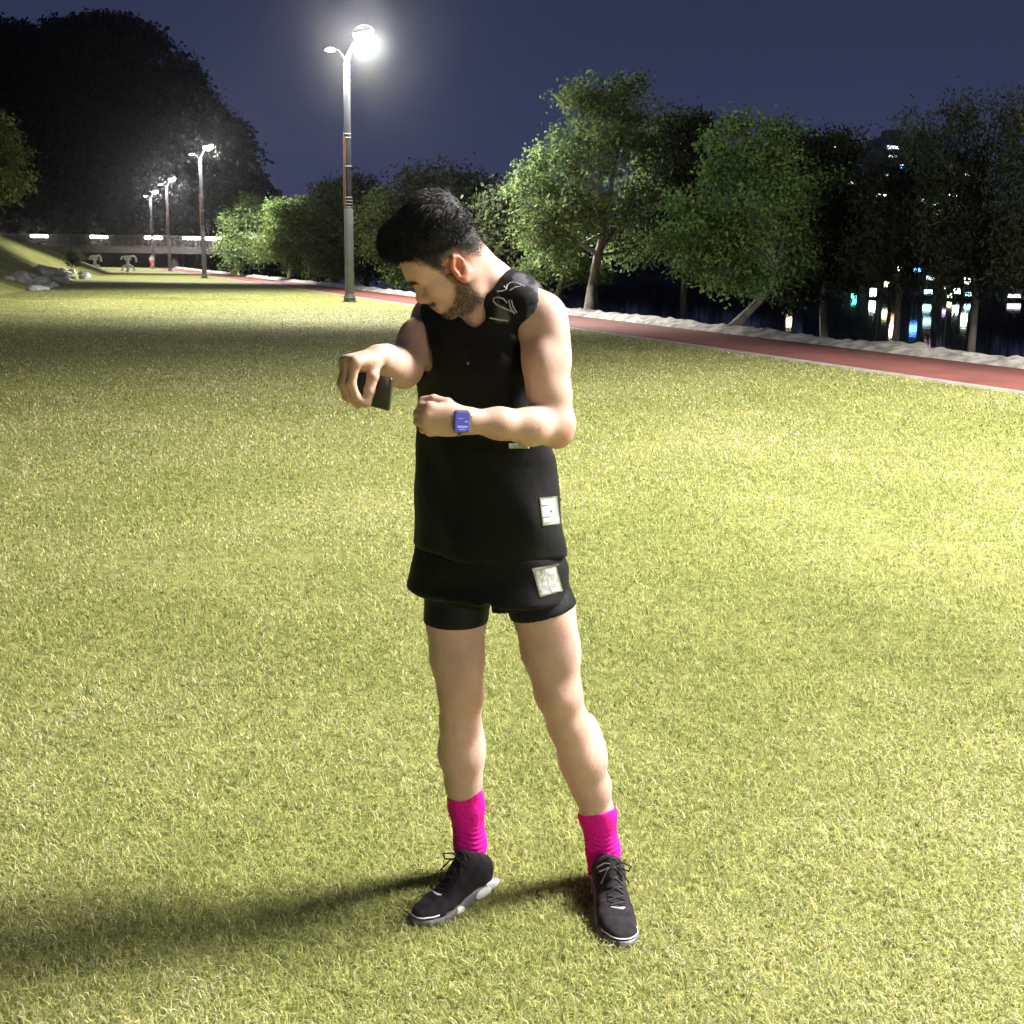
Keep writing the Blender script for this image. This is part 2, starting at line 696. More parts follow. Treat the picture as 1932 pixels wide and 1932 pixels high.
yy = np.linspace(10, 128, 200); dd = np.concatenate([np.linspace(0, 9, 46), np.linspace(10, 60, 12)])
Y2, D2 = np.meshgrid(yy, dd, indexing='ij')
hz_ = 2.75 * np.clip(D2 / 6.3, 0, 1) ** 1.1 * (1 - 0.25 * np.clip((Y2 - 88) / 30, 0, 1)) + 0.35 * np.clip((D2 - 6) / 20, 0, 1)
hz_ += np.clip(D2, 0, 1) * (0.10 * pnoise(Y2, D2, 0.9, 14) + 0.06 * pnoise(Y2, D2, 2.5, 15))
hz_[:, 0] = -0.05
bvv = np.stack([base_x(Y2) - D2, Y2, hz_], -1).reshape(-1, 3)
ii = np.arange(Y2.size).reshape(Y2.shape)
bq_ = np.stack([ii[:-1, :-1], ii[1:, :-1], ii[1:, 1:], ii[:-1, 1:]], -1).reshape(-1, 4)
bank = link_mesh('embankment', np_mesh('embankment', bvv, quads=bq_), m_lawn)
tag(bank, kind='structure')


def bank_h(x, y):
    d = base_x(y) - x
    return 2.75 * max(0, min(1, d / 6.3)) ** 1.1 if d > 0 else 0.0


# ------------------------------------------------------------------ grass blades on the lawn
NB_ = 820000
rg = np.random.default_rng(3)
u = rg.random(NB_)
ra, rb_ = 1.75, 60.0
ex = -0.25
rr = (ra ** ex + u * (rb_ ** ex - ra ** ex)) ** (1 / ex)
th = rg.uniform(-0.60, 0.60, NB_)
gx, gy = rr * np.sin(th), rr * np.cos(th)
wcoord = (gx - TP[0]) * TN[0] + gy * TN[1]
bare = pnoise(gx, gy, 1.3, 36) + 0.5 * pnoise(gx, gy, 4.0, 37)
okm = (wcoord < -0.02) & (rg.random(NB_) > 0.75 * np.clip((bare - 0.52) / 0.2, 0, 1)) & (gx > np.interp(gy, BL[:, 1], BL[:, 0]) + 0.2)& (rg.random(NB_) < 1 - np.clip((rr - 34) / 26, 0, 1))
gx, gy, rr = gx[okm], gy[okm], rr[okm]
n = len(gx)
pt = pnoise(gx, gy, 2.4, 31) + 0.7 * pnoise(gx, gy, 6.5, 32)
pt2 = pnoise(gx, gy, 11.0, 33)
az = rg.uniform(0, 6.283, n) + 1.2 * pt2
lean = np.clip(rg.normal(1.18, 0.26, n) + 0.18 * pt, 0.15, 1.45)
scl = np.maximum(1, np.minimum(rr, 22) / 4.0) ** 0.30
Lb = rg.uniform(0.014, 0.040, n) * (1 + 0.30 * pt2) * scl
Wb = rg.uniform(0.0007, 0.0015, n) * np.maximum(1, rr / 2.6) ** 0.85
dx, dy = np.cos(az), np.sin(az)
sx, sy = -dy, dx
l1 = lean * 0.55
p0 = np.stack([gx, gy, np.full(n, -0.002)], 1)
p1 = p0 + (Lb * 0.5)[:, None] * np.stack([np.sin(l1) * dx, np.sin(l1) * dy, np.cos(l1)], 1)
cv = rg.normal(0, 0.7, n)
dx2, dy2 = np.cos(az + cv), np.sin(az + cv)
l2 = np.clip(lean * 1.35, 0, 1.75)
p2 = p1 + (Lb * 0.5)[:, None] * np.stack([np.sin(l2) * dx2, np.sin(l2) * dy2, np.cos(l2)], 1)
sd = np.stack([sx, sy, np.zeros(n)], 1) * Wb[:, None]
GV = np.stack([p0 - sd, p0 + sd, p1 - sd * 0.85, p1 + sd * 0.85, p2], 1).reshape(-1, 3)
bb = np.arange(n)[:, None] * 5
gme = np_mesh('grass', GV, tris=bb + np.array([[2, 3, 4]]), quads=bb + np.array([[0, 1, 3, 2]]))
kind = rg.random(n) + 0.15 * pt + 0.22 * pnoise(gx, gy, 1.1, 35)
c_g = np.array([0.265, 0.320, 0.105]); c_y = np.array([0.500, 0.505, 0.195]); c_s = np.array([0.74, 0.68, 0.48])
gc = np.where((kind < 0.34)[:, None], c_g, np.where((kind < 0.87)[:, None], c_y, c_s)) * rg.uniform(0.7, 1.3, n)[:, None]
set_color(gme, 'tint', np.repeat(gc, 5, axis=0))
m_blade = attr_mat('grass_blade', 'tint', rough=0.6, spec=0.25, trans=0.44)
grass = link_mesh('grass', gme, m_blade, smooth=False)
tag(grass, 'short yellow green grass blades with dry straw covering the lawn', 'grass', kind='stuff')

# ------------------------------------------------------------------ lamp posts
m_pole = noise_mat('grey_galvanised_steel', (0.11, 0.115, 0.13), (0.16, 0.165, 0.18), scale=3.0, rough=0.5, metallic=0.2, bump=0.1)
m_pole_up = noise_mat('glare_dimmed_steel', (0.010, 0.011, 0.013), (0.020, 0.021, 0.024), scale=3.0, rough=0.6, spec=0.2)  # colour darkened to offset the lamps' glare on the upper pole
m_band = noise_mat('pale_strap', (0.13, 0.13, 0.13), (0.19, 0.19, 0.19), scale=9, rough=0.5)
m_copper = noise_mat('orange_conduit', (0.17, 0.08, 0.045), (0.24, 0.12, 0.07), scale=9, rough=0.5)
m_house = noise_mat('lamp_housing', (0.10, 0.10, 0.11), (0.16, 0.16, 0.17), scale=9, rough=0.5)
m_lens_on = emit_mat('lamp_lens', (1.0, 0.965, 0.90), 120.0)
m_lens_far = emit_mat('far_lamp_lens', (1.0, 0.965, 0.90), 120.0)
m_lens_arm = emit_mat('arm_lamp_lens', (1.0, 0.98, 0.94), 40.0)
LAMP_COL = (1.0, 0.95, 0.885)


def lamp_post(p, rz, label, key=1.0, size=125, soft=1.3, lens=None, glow=4600.0, detail=True):
    t = empty('lamp_post', p, label, 'lamp post', 'lamp posts along the running track', rz)
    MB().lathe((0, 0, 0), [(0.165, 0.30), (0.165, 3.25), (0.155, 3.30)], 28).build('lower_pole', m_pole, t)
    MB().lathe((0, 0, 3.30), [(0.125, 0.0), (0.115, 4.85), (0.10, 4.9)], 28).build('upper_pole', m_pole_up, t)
    MB().box((0, 0, 0.015), (0.52, 0.52, 0.03), None, 0.004).lathe((0, 0, 0.03), [(0.22, 0), (0.21, 0.14), (0.168, 0.27)], 28).build('base', m_pole, t)
    if detail:
        for z, r in ((0.16, 0.215), (3.35, 0.140), (3.46, 0.140), (3.57, 0.140), (3.68, 0.140), (4.75, 0.130), (5.85, 0.128), (5.72, 0.126), (7.65, 0.122), (7.85, 0.122), (8.16, 0.118)):
            MB().lathe((0, 0, z), [(r, -0.022), (r + 0.008, 0), (r, 0.022)], 24).build('strap', m_band, t)
        MB().tube([(-0.145, -0.03, 3.30), (-0.150, -0.04, 4.2), (-0.135, -0.03, 5.0), (-0.135, -0.03, 5.9)], 0.022, 10).build('conduit', m_copper, t)
        MB().tube([(-0.08, -0.12, 3.30), (-0.09, -0.12, 4.4), (-0.07, -0.11, 5.75)], 0.018, 10).build('conduit', m_copper, t)
    # forked head: flood lamp leaning to the track, small arm lamp over the lawn
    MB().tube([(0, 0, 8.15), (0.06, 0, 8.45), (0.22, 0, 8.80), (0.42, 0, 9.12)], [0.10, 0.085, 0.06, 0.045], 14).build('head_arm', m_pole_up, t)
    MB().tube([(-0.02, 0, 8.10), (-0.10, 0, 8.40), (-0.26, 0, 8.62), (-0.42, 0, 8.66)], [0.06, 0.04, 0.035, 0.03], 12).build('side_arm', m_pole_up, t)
    tilt = Matrix.Rotation(R_(-12), 3, 'Y') @ Matrix.Rotation(R_(14), 3, 'X')
    hd = MB().lathe((0.58, 0, 9.30), [(0.05, 0.20), (0.24, 0.14), (0.37, 0.03), (0.38, -0.02), (0.36, -0.03)], 28, tilt).build('flood_lamp', m_house, t)
    MB().lathe((0.58, 0, 9.30), [(0.350, -0.032), (0.345, -0.12), (0.30, -0.22), (0.21, -0.30), (0.07, -0.345)], 28, tilt).build('lens', lens or m_lens_on, hd)
    sl = MB().lathe((-0.56, 0, 8.66), [(0.03, 0.09), (0.14, 0.06), (0.21, 0.0), (0.20, -0.02)], 24).build('side_lamp', m_house, t)
    MB().lathe((-0.56, 0, 8.66), [(0.185, -0.022), (0.16, -0.045), (0.05, -0.06)], 24).build('lens', m_lens_arm, sl)
    gl = bpy.data.lights.new('glow_light', 'POINT')
    gl.energy = glow
    gl.color = LAMP_COL
    gl.shadow_soft_size = 0.12
    go = bpy.data.objects.new('glow_light', gl)
    COL.objects.link(go)
    go.parent = t
    go.location = (0.62, -0.10, 8.80)
    for nm, loc, en, sz in (('flood_light', (0.58, -0.05, 8.88), 28000.0 * key, size), ('side_light', (-0.56, 0, 8.56), 19500.0 * key, 132)):
        l = bpy.data.lights.new(nm, 'SPOT')
        l.energy = en
        l.color = LAMP_COL
        l.spot_size = R_(sz)
        l.spot_blend = 0.17
        # road-lamp photometry: more light thrown sideways than straight down
        l.use_nodes = True
        ln = l.node_tree
        le = ln.nodes.get('Emission')
        lg = ln.nodes.new('ShaderNodeNewGeometry')
        ls = ln.nodes.new('ShaderNodeSeparateXYZ')
        la = ln.nodes.new('ShaderNodeMath'); la.operation = 'ABSOLUTE'
        lm = ln.nodes.new('ShaderNodeMath'); lm.operation = 'MAXIMUM'; lm.inputs[1].default_value = 0.32
        lp = ln.nodes.new('ShaderNodeMath'); lp.operation = 'POWER'; lp.inputs[1].default_value = -2.2
        lk = ln.nodes.new('ShaderNodeMath'); lk.operation = 'MULTIPLY'; lk.inputs[1].default_value = 0.22
        ln.links.new(lg.outputs['Incoming'], ls.inputs[0])
        ln.links.new(ls.outputs['Z'], la.inputs[0])
        ln.links.new(la.outputs[0], lm.inputs[0])
        ln.links.new(lm.outputs[0], lp.inputs[0])
        ln.links.new(lp.outputs[0], lk.inputs[0])
        ln.links.new(lk.outputs[0], le.inputs['Strength'])
        l.shadow_soft_size = soft
        o = bpy.data.objects.new(nm, l)
        COL.objects.link(o)
        o.parent = t
        o.location = loc
        if nm == 'flood_light':
            o.rotation_euler = (0, R_(-9), 0)
    return t


PB = [gnd(660, 570), gnd(386, 525), gnd(321, 512), gnd(290, 506.8)]
STEP = V3(-13.9, 39.4, 0)
lamp_post(PB[0] - STEP, 0.15, 'tall grey lamp post beside the track just right of the frame', soft=2.1)
lamp_post(PB[0] - STEP + V3(8.0, -27.0, 0), 0.15, 'tall grey lamp post behind the camera', 0.95, 158)  # added lamp, brightens the camera-facing side of the man
lamp_post(PB[0], 0.0, 'nearest tall grey lamp post with a glaring lamp and straps', 1.0)
lamp_post(PB[1], 0.0, 'second nearest grey lamp post, before the dark hill, banded with straps', 0.9, lens=m_lens_far, glow=950.0)
lamp_post(PB[2], 0.0, 'grey lamp post between the second nearest post and the shortest looking post', 0.8, lens=m_lens_far, glow=950.0)
lamp_post(PB[3], 0.0, 'farthest and smallest looking grey lamp post by the footbridge', 0.7, lens=m_lens_far, glow=950.0)


# ------------------------------------------------------------------ trees
m_leaf = attr_mat('leaf', 'tint', rough=0.65, spec=0.08, trans=0.34)
m_bark = noise_mat('bark', (0.13, 0.115, 0.09), (0.26, 0.235, 0.19), scale=5, detail=8, rough=0.9, bump=0.8, bump_scale=14, stretch=(1, 1, 0.25))


def leaf_cloud(tips, per, spread, size, r, droop=0.0, elong=1.0):
    n = len(tips) * per
    base = np.repeat(tips, per, axis=0)
    off = r.normal(0, 1, (n, 3)) * np.asarray(spread)
    if droop > 0:
        t = r.random(n)
        off[:, 2] -= t * droop
    c = base + off
    a = r.normal(0, 1, (n, 3)); a[:, 2] -= 0.5 + droop
    a /= np.linalg.norm(a, axis=1)[:, None]
    b_ = np.cross(a, r.normal(0, 1, (n, 3))); b_ /= np.linalg.norm(b_, axis=1)[:, None] + 1e-9
    L = size * r.uniform(0.6, 1.35, n)
    v = np.stack([c, c + a * (L * 0.5)[:, None] + b_ * (L * 0.26 / elong)[:, None], c + a * L[:, None], c + a * (L * 0.45)[:, None] - b_ * (L * 0.26 / elong)[:, None]], 1)
    return v.reshape(-1, 3), n


def tree(name, base, trunk, blobs, label, cat='tree', ntips=260, per=40, size=0.10, col=(0.055, 0.085, 0.022), seed=1, droop=0.0, trunk_r=0.16, group=None, spread=None, elong=1.0, limbs=True):
    """trunk: list of points from the ground; blobs: (centre, radii) masses of foliage in world coordinates"""
    r = np.random.default_rng(seed)
    base = np.asarray(base, float)
    t = empty(name, base, label, cat, group)
    mb = MB()
    tp = [np.asarray(p, float) - base for p in trunk]
    rad = np.linspace(trunk_r, trunk_r * 0.55, len(tp))
    rad[0] = trunk_r * 1.35
    mb.tube([Vector(p) for p in tp], list(rad), 12)
    tips_all, bid = [], []
    vol = np.array([np.prod(np.asarray(b_[1], float)) ** (2 / 3) for b_ in blobs]); vol /= vol.sum()
    for k, (c, rd) in enumerate(blobs):
        c = np.asarray(c, float) - base; rd = np.asarray(rd, float)
        m = max(6, int(ntips * vol[k]))
        d = r.normal(0, 1, (m, 3)); d /= np.linalg.norm(d, axis=1)[:, None]
        tips = c + d * rd * (r.random(m) ** 0.45)[:, None] * r.uniform(0.85, 1.12, m)[:, None]
        tips_all.append(tips); bid += [k] * m
        if limbs:
            s0 = tp[-1] if len(tp) < 3 or r.random() < 0.6 else tp[-2]
            mid = s0 * 0.5 + c * 0.5 + r.normal(0, 0.15, 3) * rd.mean() * 0.5 + np.array([0, 0, -0.1 * rd[2]])
            mb.tube([Vector(s0), Vector(mid), Vector(c)], [trunk_r * 0.42, trunk_r * 0.27, trunk_r * 0.12], 8)
            for j in range(min(7, m)):
                e = tips[j]
                mb.tube([Vector(c * 0.6 + mid * 0.4), Vector((c + e) / 2 + r.normal(0, 0.08, 3)), Vector(e)], [trunk_r * 0.16, trunk_r * 0.09, trunk_r * 0.03], 6)
    mb.build('trunk', m_bark, t)
    tips = np.concatenate(tips_all)
    sp = spread if spread is not None else np.array([0.16, 0.16, 0.11]) * (size / 0.10)
    v, n = leaf_cloud(tips, per, sp, size, r, droop, elong)
    tone = r.uniform(0.45, 1.45, len(tips))
    hue = r.normal(0, 0.10, len(tips))
    lc = np.repeat(np.array(col)[None] * tone[:, None] * np.stack([1 + hue, np.ones_like(hue), 1 - hue], 1), per, axis=0) * r.uniform(0.75, 1.25, n)[:, None]
    me = np_mesh('crown', v, quads=np.arange(n * 4).reshape(-1, 4))
    set_color(me, 'tint', np.repeat(lc, 4, axis=0))
    link_mesh('crown', me, m_leaf, t, smooth=False)
    return t


def blob(px, py, Y, rx, ry, ryy=None):
    """foliage mass from its place in the photo and its size in photo units"""
    k = Y / FOC
    return (at(px, py, Y), (rx * k, (ryy if ryy else (rx + ry) / 2) * k, ry * k))


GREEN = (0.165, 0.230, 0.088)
# large tree in the middle
Y1 = 38.4
tree('tree', gnd(1115, 588), [gnd(1115, 590), at(1118, 540, Y1), at(1128, 480, Y1), at(1140, 440, Y1)],
     [blob(1010, 350, Y1, 60, 45), blob(1075, 300, Y1, 75, 60), blob(1090, 400, Y1 - 1, 90, 55), blob(1020, 420, Y1 - 0.5, 60, 45), blob(1160, 260, Y1, 80, 65), blob(1130, 195, Y1 + 0.6, 65, 45),
      blob(1240, 260, Y1 + 1, 60, 55), blob(1250, 350, Y1 + 1, 70, 70), blob(1180, 400, Y1 + 0.5, 80, 60), blob(1060, 470, Y1, 50, 35), blob(1200, 470, Y1 + 1, 70, 35), blob(1185, 165, Y1 + 0.8, 35, 22), blob(1090, 180, Y1 + 0.8, 35, 25)],
     'tallest spreading tree with a pale upright trunk behind the man, lower left side lit', ntips=600, per=44, size=0.145, col=GREEN, seed=11, trunk_r=0.19)
Y1b = 43.5
tree('tree', gnd(1048, 577), [gnd(1048, 577), at(1056, 545, Y1b), at(1068, 505, Y1b)],
     [blob(1010, 500, Y1b, 35, 25), blob(1080, 500, Y1b, 40, 30), blob(1120, 520, Y1b, 35, 22), blob(1040, 455, Y1b, 60, 40)],
     'small tree with a slanting pale trunk just left of the tallest tree', ntips=150, per=60, size=0.11, col=GREEN, seed=12, trunk_r=0.15)
# leaning tree
Y3 = 29.0
tree('tree', gnd(1382, 623), [gnd(1378, 625), at(1402, 598, Y3), at(1430, 570, Y3), at(1452, 545, Y3), at(1460, 510, Y3)],
     [blob(1300, 390, Y3, 60, 30), blob(1290, 450, Y3 - 0.6, 65, 45), blob(1370, 330, Y3, 60, 50), blob(1330, 490, Y3 - 0.4, 60, 40), blob(1390, 420, Y3 - 0.8, 75, 60), blob(1450, 330, Y3, 70, 60), blob(1490, 420, Y3 + 0.4, 75, 65),
      blob(1400, 520, Y3 - 0.5, 70, 40), blob(1400, 235, Y3, 40, 22), blob(1475, 250, Y3 + 0.3, 35, 32), blob(1360, 270, Y3, 35, 22), blob(1540, 360, Y3 + 0.8, 50, 55), blob(1480, 500, Y3 + 0.5, 70, 45), blob(1440, 285, Y3, 50, 30)],
     'bushy green tree with a leaning trunk at the edge of the track', ntips=700, per=44, size=0.112, col=(0.200, 0.315, 0.105), seed=13, trunk_r=0.12)
# darker trees behind
Yd = 29.8
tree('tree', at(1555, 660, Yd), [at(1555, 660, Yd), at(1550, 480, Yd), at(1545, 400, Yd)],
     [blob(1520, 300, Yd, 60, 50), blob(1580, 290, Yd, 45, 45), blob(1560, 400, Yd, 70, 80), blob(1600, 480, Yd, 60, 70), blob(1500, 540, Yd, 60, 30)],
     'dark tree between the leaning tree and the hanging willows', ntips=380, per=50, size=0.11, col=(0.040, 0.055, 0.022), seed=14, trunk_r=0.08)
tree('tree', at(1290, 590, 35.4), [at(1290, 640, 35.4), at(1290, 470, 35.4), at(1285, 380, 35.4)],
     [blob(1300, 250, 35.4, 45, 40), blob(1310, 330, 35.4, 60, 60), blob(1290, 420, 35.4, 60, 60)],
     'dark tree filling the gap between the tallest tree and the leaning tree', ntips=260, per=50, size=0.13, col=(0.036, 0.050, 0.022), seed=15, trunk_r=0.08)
# willows on the right
WILL = (0.050, 0.068, 0.034)
for lab, bx, Yw, bl, sd, nt_ in [
    ('hanging willow nearest to the leaning tree, city lights showing through it', 1690, 26.4, [(1660, 330, 55, 70), (1720, 280, 60, 60), (1650, 440, 60, 70), (1720, 420, 70, 80), (1760, 330, 50, 60), (1690, 490, 70, 45)], 16, 330),
    ('tall dark willow rising above its neighbours at the right', 1835, 24.2, [(1730, 235, 45, 35), (1830, 200, 40, 45), (1790, 290, 60, 60), (1850, 300, 60, 70), (1800, 400, 80, 80), (1870, 430, 60, 70), (1820, 500, 70, 40)], 17, 420),
    ('willow with a bare leaning stem cut off by the right edge', 1960, 22.5, [(1925, 200, 40, 60), (1940, 300, 60, 70), (1920, 400, 50, 60), (1975, 420, 60, 90), (1905, 480, 40, 30)], 18, 260)]:
    bs = at(bx, 640, Yw); bs[2] = -1.3
    tree('willow_tree', bs, [bs, at(bx + 6, 560, Yw), at(bx - 6, 470, Yw), at(bx, 380, Yw)], [blob(a, b_, Yw, c * 1.15, d * 0.90) for a, b_, c, d in bl], lab, ntips=int(nt_ * 1.1), per=34, size=0.115, col=WILL, seed=sd, droop=0.50, trunk_r=0.075, spread=np.array([0.14, 0.14, 0.16]), elong=2.2)
# row of lit shrubby trees along the track
for lab, bx, by, Yl, bl, sd, c_ in [
    ('farthest small round tree in the lit row along the track', 470, 521, 97.0, [(440, 420, 28, 30), (480, 400, 35, 30), (450, 470, 40, 40), (495, 460, 40, 40), (505, 410, 25, 25)], 21, GREEN),
    ('bright green small tree in the lit row, second from the footbridge', 545, 527, 84.0, [(530, 400, 35, 30), (555, 430, 45, 45), (515, 460, 35, 35), (565, 480, 40, 40), (575, 400, 25, 30)], 22, (0.19, 0.275, 0.09)),
    ('dusky tree in the lit row just left of the nearest lamp post', 622, 536, 74.0, [(620, 390, 40, 45), (610, 450, 45, 50), (650, 440, 40, 50), (630, 500, 45, 30), (640, 360, 30, 25)], 23, (0.11, 0.145, 0.06)),
    ('small lit tree between the nearest lamp post and the head of the man', 735, 548, 61.0, [(705, 400, 28, 30), (740, 420, 40, 50), (700, 450, 28, 35), (750, 480, 45, 40), (720, 380, 25, 20), (760, 520, 30, 20)], 24, GREEN)]:
    bs = gnd(bx, by)
    tree('small_tree', bs, [bs, at(bx + 3, by - 30, Yl), at(bx, by - 65, Yl)], [blob(a, b_, Yl, c, d) for a, b_, c, d in bl], lab, ntips=330, per=46, size=0.20, col=c_, seed=sd, trunk_r=0.11, spread=np.array([0.28, 0.28, 0.2]))
# tall dark trees behind the row
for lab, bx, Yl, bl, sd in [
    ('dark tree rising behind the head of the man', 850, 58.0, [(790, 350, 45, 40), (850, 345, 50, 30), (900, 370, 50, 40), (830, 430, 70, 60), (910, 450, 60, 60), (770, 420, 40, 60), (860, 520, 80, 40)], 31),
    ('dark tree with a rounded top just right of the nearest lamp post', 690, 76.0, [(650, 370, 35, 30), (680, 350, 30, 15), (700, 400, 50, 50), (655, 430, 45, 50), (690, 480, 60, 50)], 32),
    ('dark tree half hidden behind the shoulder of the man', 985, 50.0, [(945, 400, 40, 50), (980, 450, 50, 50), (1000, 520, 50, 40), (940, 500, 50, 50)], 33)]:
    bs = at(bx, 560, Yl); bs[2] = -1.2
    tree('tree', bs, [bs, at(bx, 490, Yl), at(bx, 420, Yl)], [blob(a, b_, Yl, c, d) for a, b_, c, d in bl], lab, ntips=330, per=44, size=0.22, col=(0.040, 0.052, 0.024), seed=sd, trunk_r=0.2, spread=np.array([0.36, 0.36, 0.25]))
# tree reaching in at the left edge
Yq = 43.0
bs = at(-70, 470, Yq); bs[2] = bank_h(bs[0], Yq) - 0.1
tree('tree', bs, [bs, at(-66, 400, Yq), at(-60, 330, Yq)], [blob(-70, 260, Yq, 85, 70), blob(-30, 290, Yq, 75, 50), blob(-20, 340, Yq, 70, 40), blob(-35, 375, Yq, 50, 25), blob(-90, 360, Yq, 80, 60), blob(15, 345, Yq, 30, 22), blob(5, 265, Yq, 35, 30)],
     'dim tree on the grassy bank reaching in at the left edge', ntips=420, per=60, size=0.13, col=(0.070, 0.080, 0.026), seed=41, trunk_r=0.16)

# ------------------------------------------------------------------ wooded hill
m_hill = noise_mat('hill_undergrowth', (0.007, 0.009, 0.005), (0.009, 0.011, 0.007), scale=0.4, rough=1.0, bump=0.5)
prof = np.array([(-260, 60), (-60, 30), (0, 28), (40, 36), (66, 66), (80, 48), (110, 26), (200, 16), (270, 36), (330, 86), (352, 132), (395, 186), (412, 215), (455, 222), (478, 290), (505, 330), (506, 385), (520, 440), (560, 480)], float)
Yh = 202.0
xs = np.linspace(-260, 488, 90)
ridge = np.array([at(x, np.interp(x + 14, prof[:, 0], prof[:, 1]) + 10, Yh) for x in xs])
hv_, rows = [], [(172.0, 0.0), (176, 0.25), (186, 0.6), (195, 0.86), (202, 0.93), (215, 0.92), (250, 0.5), (300, -0.02)]
for i, p in enumerate(ridge):
    for Yr, f in rows:
        hv_.append((p[0] * (0.55 + 0.45 * min(1, Yr / 172.0)) if False else p[0], Yr, max(p[2] - 1.5, 0.2) * f - (0.3 if f <= 0 else 0)))
nr = len(rows)
hq_ = [(i * nr + j, (i + 1) * nr + j, (i + 1) * nr + j + 1, i * nr + j + 1) for i in range(len(ridge) - 1) for j in range(nr - 1)]
hill = link_mesh('hill', np_mesh('hill', hv_, quads=hq_), m_hill)
tag(hill, kind='structure')
r = np.random.default_rng(51)
tips, tone = [], []
for k in range(520):
    x = r.uniform(-150, 512) if k % 4 else r.uniform(400, 520)
    f = r.random() ** 0.6
    top_y = np.interp(x, prof[:, 0], prof[:, 1])
    yp = top_y + (1 - f) * (470 - top_y)
    if k < 130:
        yp = top_y + r.uniform(2, 10)
    zr_ = at(x, top_y + 10, Yh)[2]
    Yk = np.interp(at(x, yp, 185.0)[2] / zr_, [0, 0.25, 0.6, 0.86, 0.93], [172, 176, 186, 195, 202]) - 3.0
    R0 = r.uniform(2.4, 5.0)
    c = at(x, yp, Yk); c[2] -= R0 * 0.85
    if x > 440: c[0] -= R0 * 0.8
    m = 34
    d = r.normal(0, 1, (m, 3)); d /= np.linalg.norm(d, axis=1)[:, None]
    tips.append(c + d * np.array([R0, R0, R0 * 0.85]) * (r.random(m) ** 0.3)[:, None])
    tone += [1.0] * m
tips = np.concatenate(tips); tone = np.array(tone)
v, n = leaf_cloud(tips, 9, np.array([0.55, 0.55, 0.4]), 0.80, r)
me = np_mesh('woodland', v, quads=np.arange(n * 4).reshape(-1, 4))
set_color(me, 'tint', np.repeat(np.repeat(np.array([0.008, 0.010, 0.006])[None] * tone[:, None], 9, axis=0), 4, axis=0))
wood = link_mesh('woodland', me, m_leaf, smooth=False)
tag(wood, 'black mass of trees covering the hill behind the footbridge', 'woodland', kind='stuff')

# ------------------------------------------------------------------ footbridge beyond the lawn
m_rail = noise_mat('brown_painted_rail', (0.030, 0.022, 0.020), (0.052, 0.040, 0.034), scale=3, rough=0.6)
m_deckm = noise_mat('bridge_concrete', (0.022, 0.018, 0.017), (0.040, 0.032, 0.030), scale=2, rough=0.85)
m_brick = noise_mat('dark_red_wall', (0.030, 0.013, 0.012), (0.055, 0.026, 0.022), scale=1.2, rough=0.9)
m_blamp = emit_mat('bridge_lamp_glow', (1.0, 0.95, 0.84), 40.0)
Yb = 160.0
xl, xr = at(-260, 455, Yb)[0], at(640, 455, Yb)[0]
z_rail, z_deck, z_und = at(200, 444, Yb)[2], at(200, 466, Yb)[2], at(200, 477, Yb)[2]
bc_ = V3((xl + xr) / 2, Yb, 0)
bridge = empty('footbridge', bc_, 'long brown footbridge with a barred railing and glowing lamps beyond the lawn', 'bridge')
Lb_ = xr - xl
MB().box((0, 0, (z_deck + z_und) / 2), (Lb_, 3.0, z_deck - z_und)).build('deck', m_deckm, bridge, smooth=False)
for sy in (-1.4, 1.4):
    mb = MB()
    mb.box((0, sy, z_rail), (Lb_, 0.08, 0.09)).box((0, sy, z_deck + 0.12), (Lb_, 0.06, 0.07))
    nb = int(Lb_ / 0.22)
    for k in range(nb):
        x = -Lb_ / 2 + (k + 0.5) * Lb_ / nb
        big_ = (k % 8 == 0)
        mb.box((x, sy + 0.001, (z_rail + z_deck) / 2), (0.10 if big_ else 0.035, 0.05, z_rail - z_deck - 0.02))
    mb.build('railing', m_rail, bridge, smooth=False)
for px in (-160, -20, 75, 187, 290, 362, 402, 520):
    x = at(px, 445, Yb - 1.4)[0] - bc_[0]
    f = MB().box((x, -1.55, z_rail - 0.06), (2.1, 0.16, 0.12)).build('lamp', m_rail, bridge, smooth=False)
    MB().box((x, -1.56, z_rail - 0.22), (2.3, 0.34, 0.34), None, 0.15).build('diffuser', m_blamp, f)
for px in (-120, 150, 330, 450):
    x = at(px, 490, Yb)[0] - bc_[0]
    MB().lathe((x, 0, -0.3), [(0.5, 0), (0.5, z_und + 0.30)], 20).build('pier', m_deckm, bridge)
wl = at(110, 495, Yb + 3); wr = at(345, 495, Yb + 3)
wall = MB().box((0, 0, z_und / 2 - 0.1), (wr[0] - wl[0], 0.6, z_und + 0.1)).box((0, -0.02, 0.35), (wr[0] - wl[0], 0.66, 0.1)).build('retaining_wall', m_brick, None, smooth=False)
wall.location = ((wl[0] + wr[0]) / 2, Yb + 3, 0)
tag(wall, 'low dark red wall under the footbridge', 'wall')

# pale strip of path at the far end of the lawn
fp = MB().box((0, 0, 0.012), (16, 1.6, 0.03)).build('path', m_kerb, None, smooth=False)
fp.location = (at(240, 512, 124)[0], 124, 0)
tag(fp, kind='structure')

# outdoor exercise machine: bent frame tubes, saddle and foot plates
m_ex = noise_mat('pale_grey_frame', (0.50, 0.50, 0.54), (0.64, 0.64, 0.68), scale=8, rough=0.45)


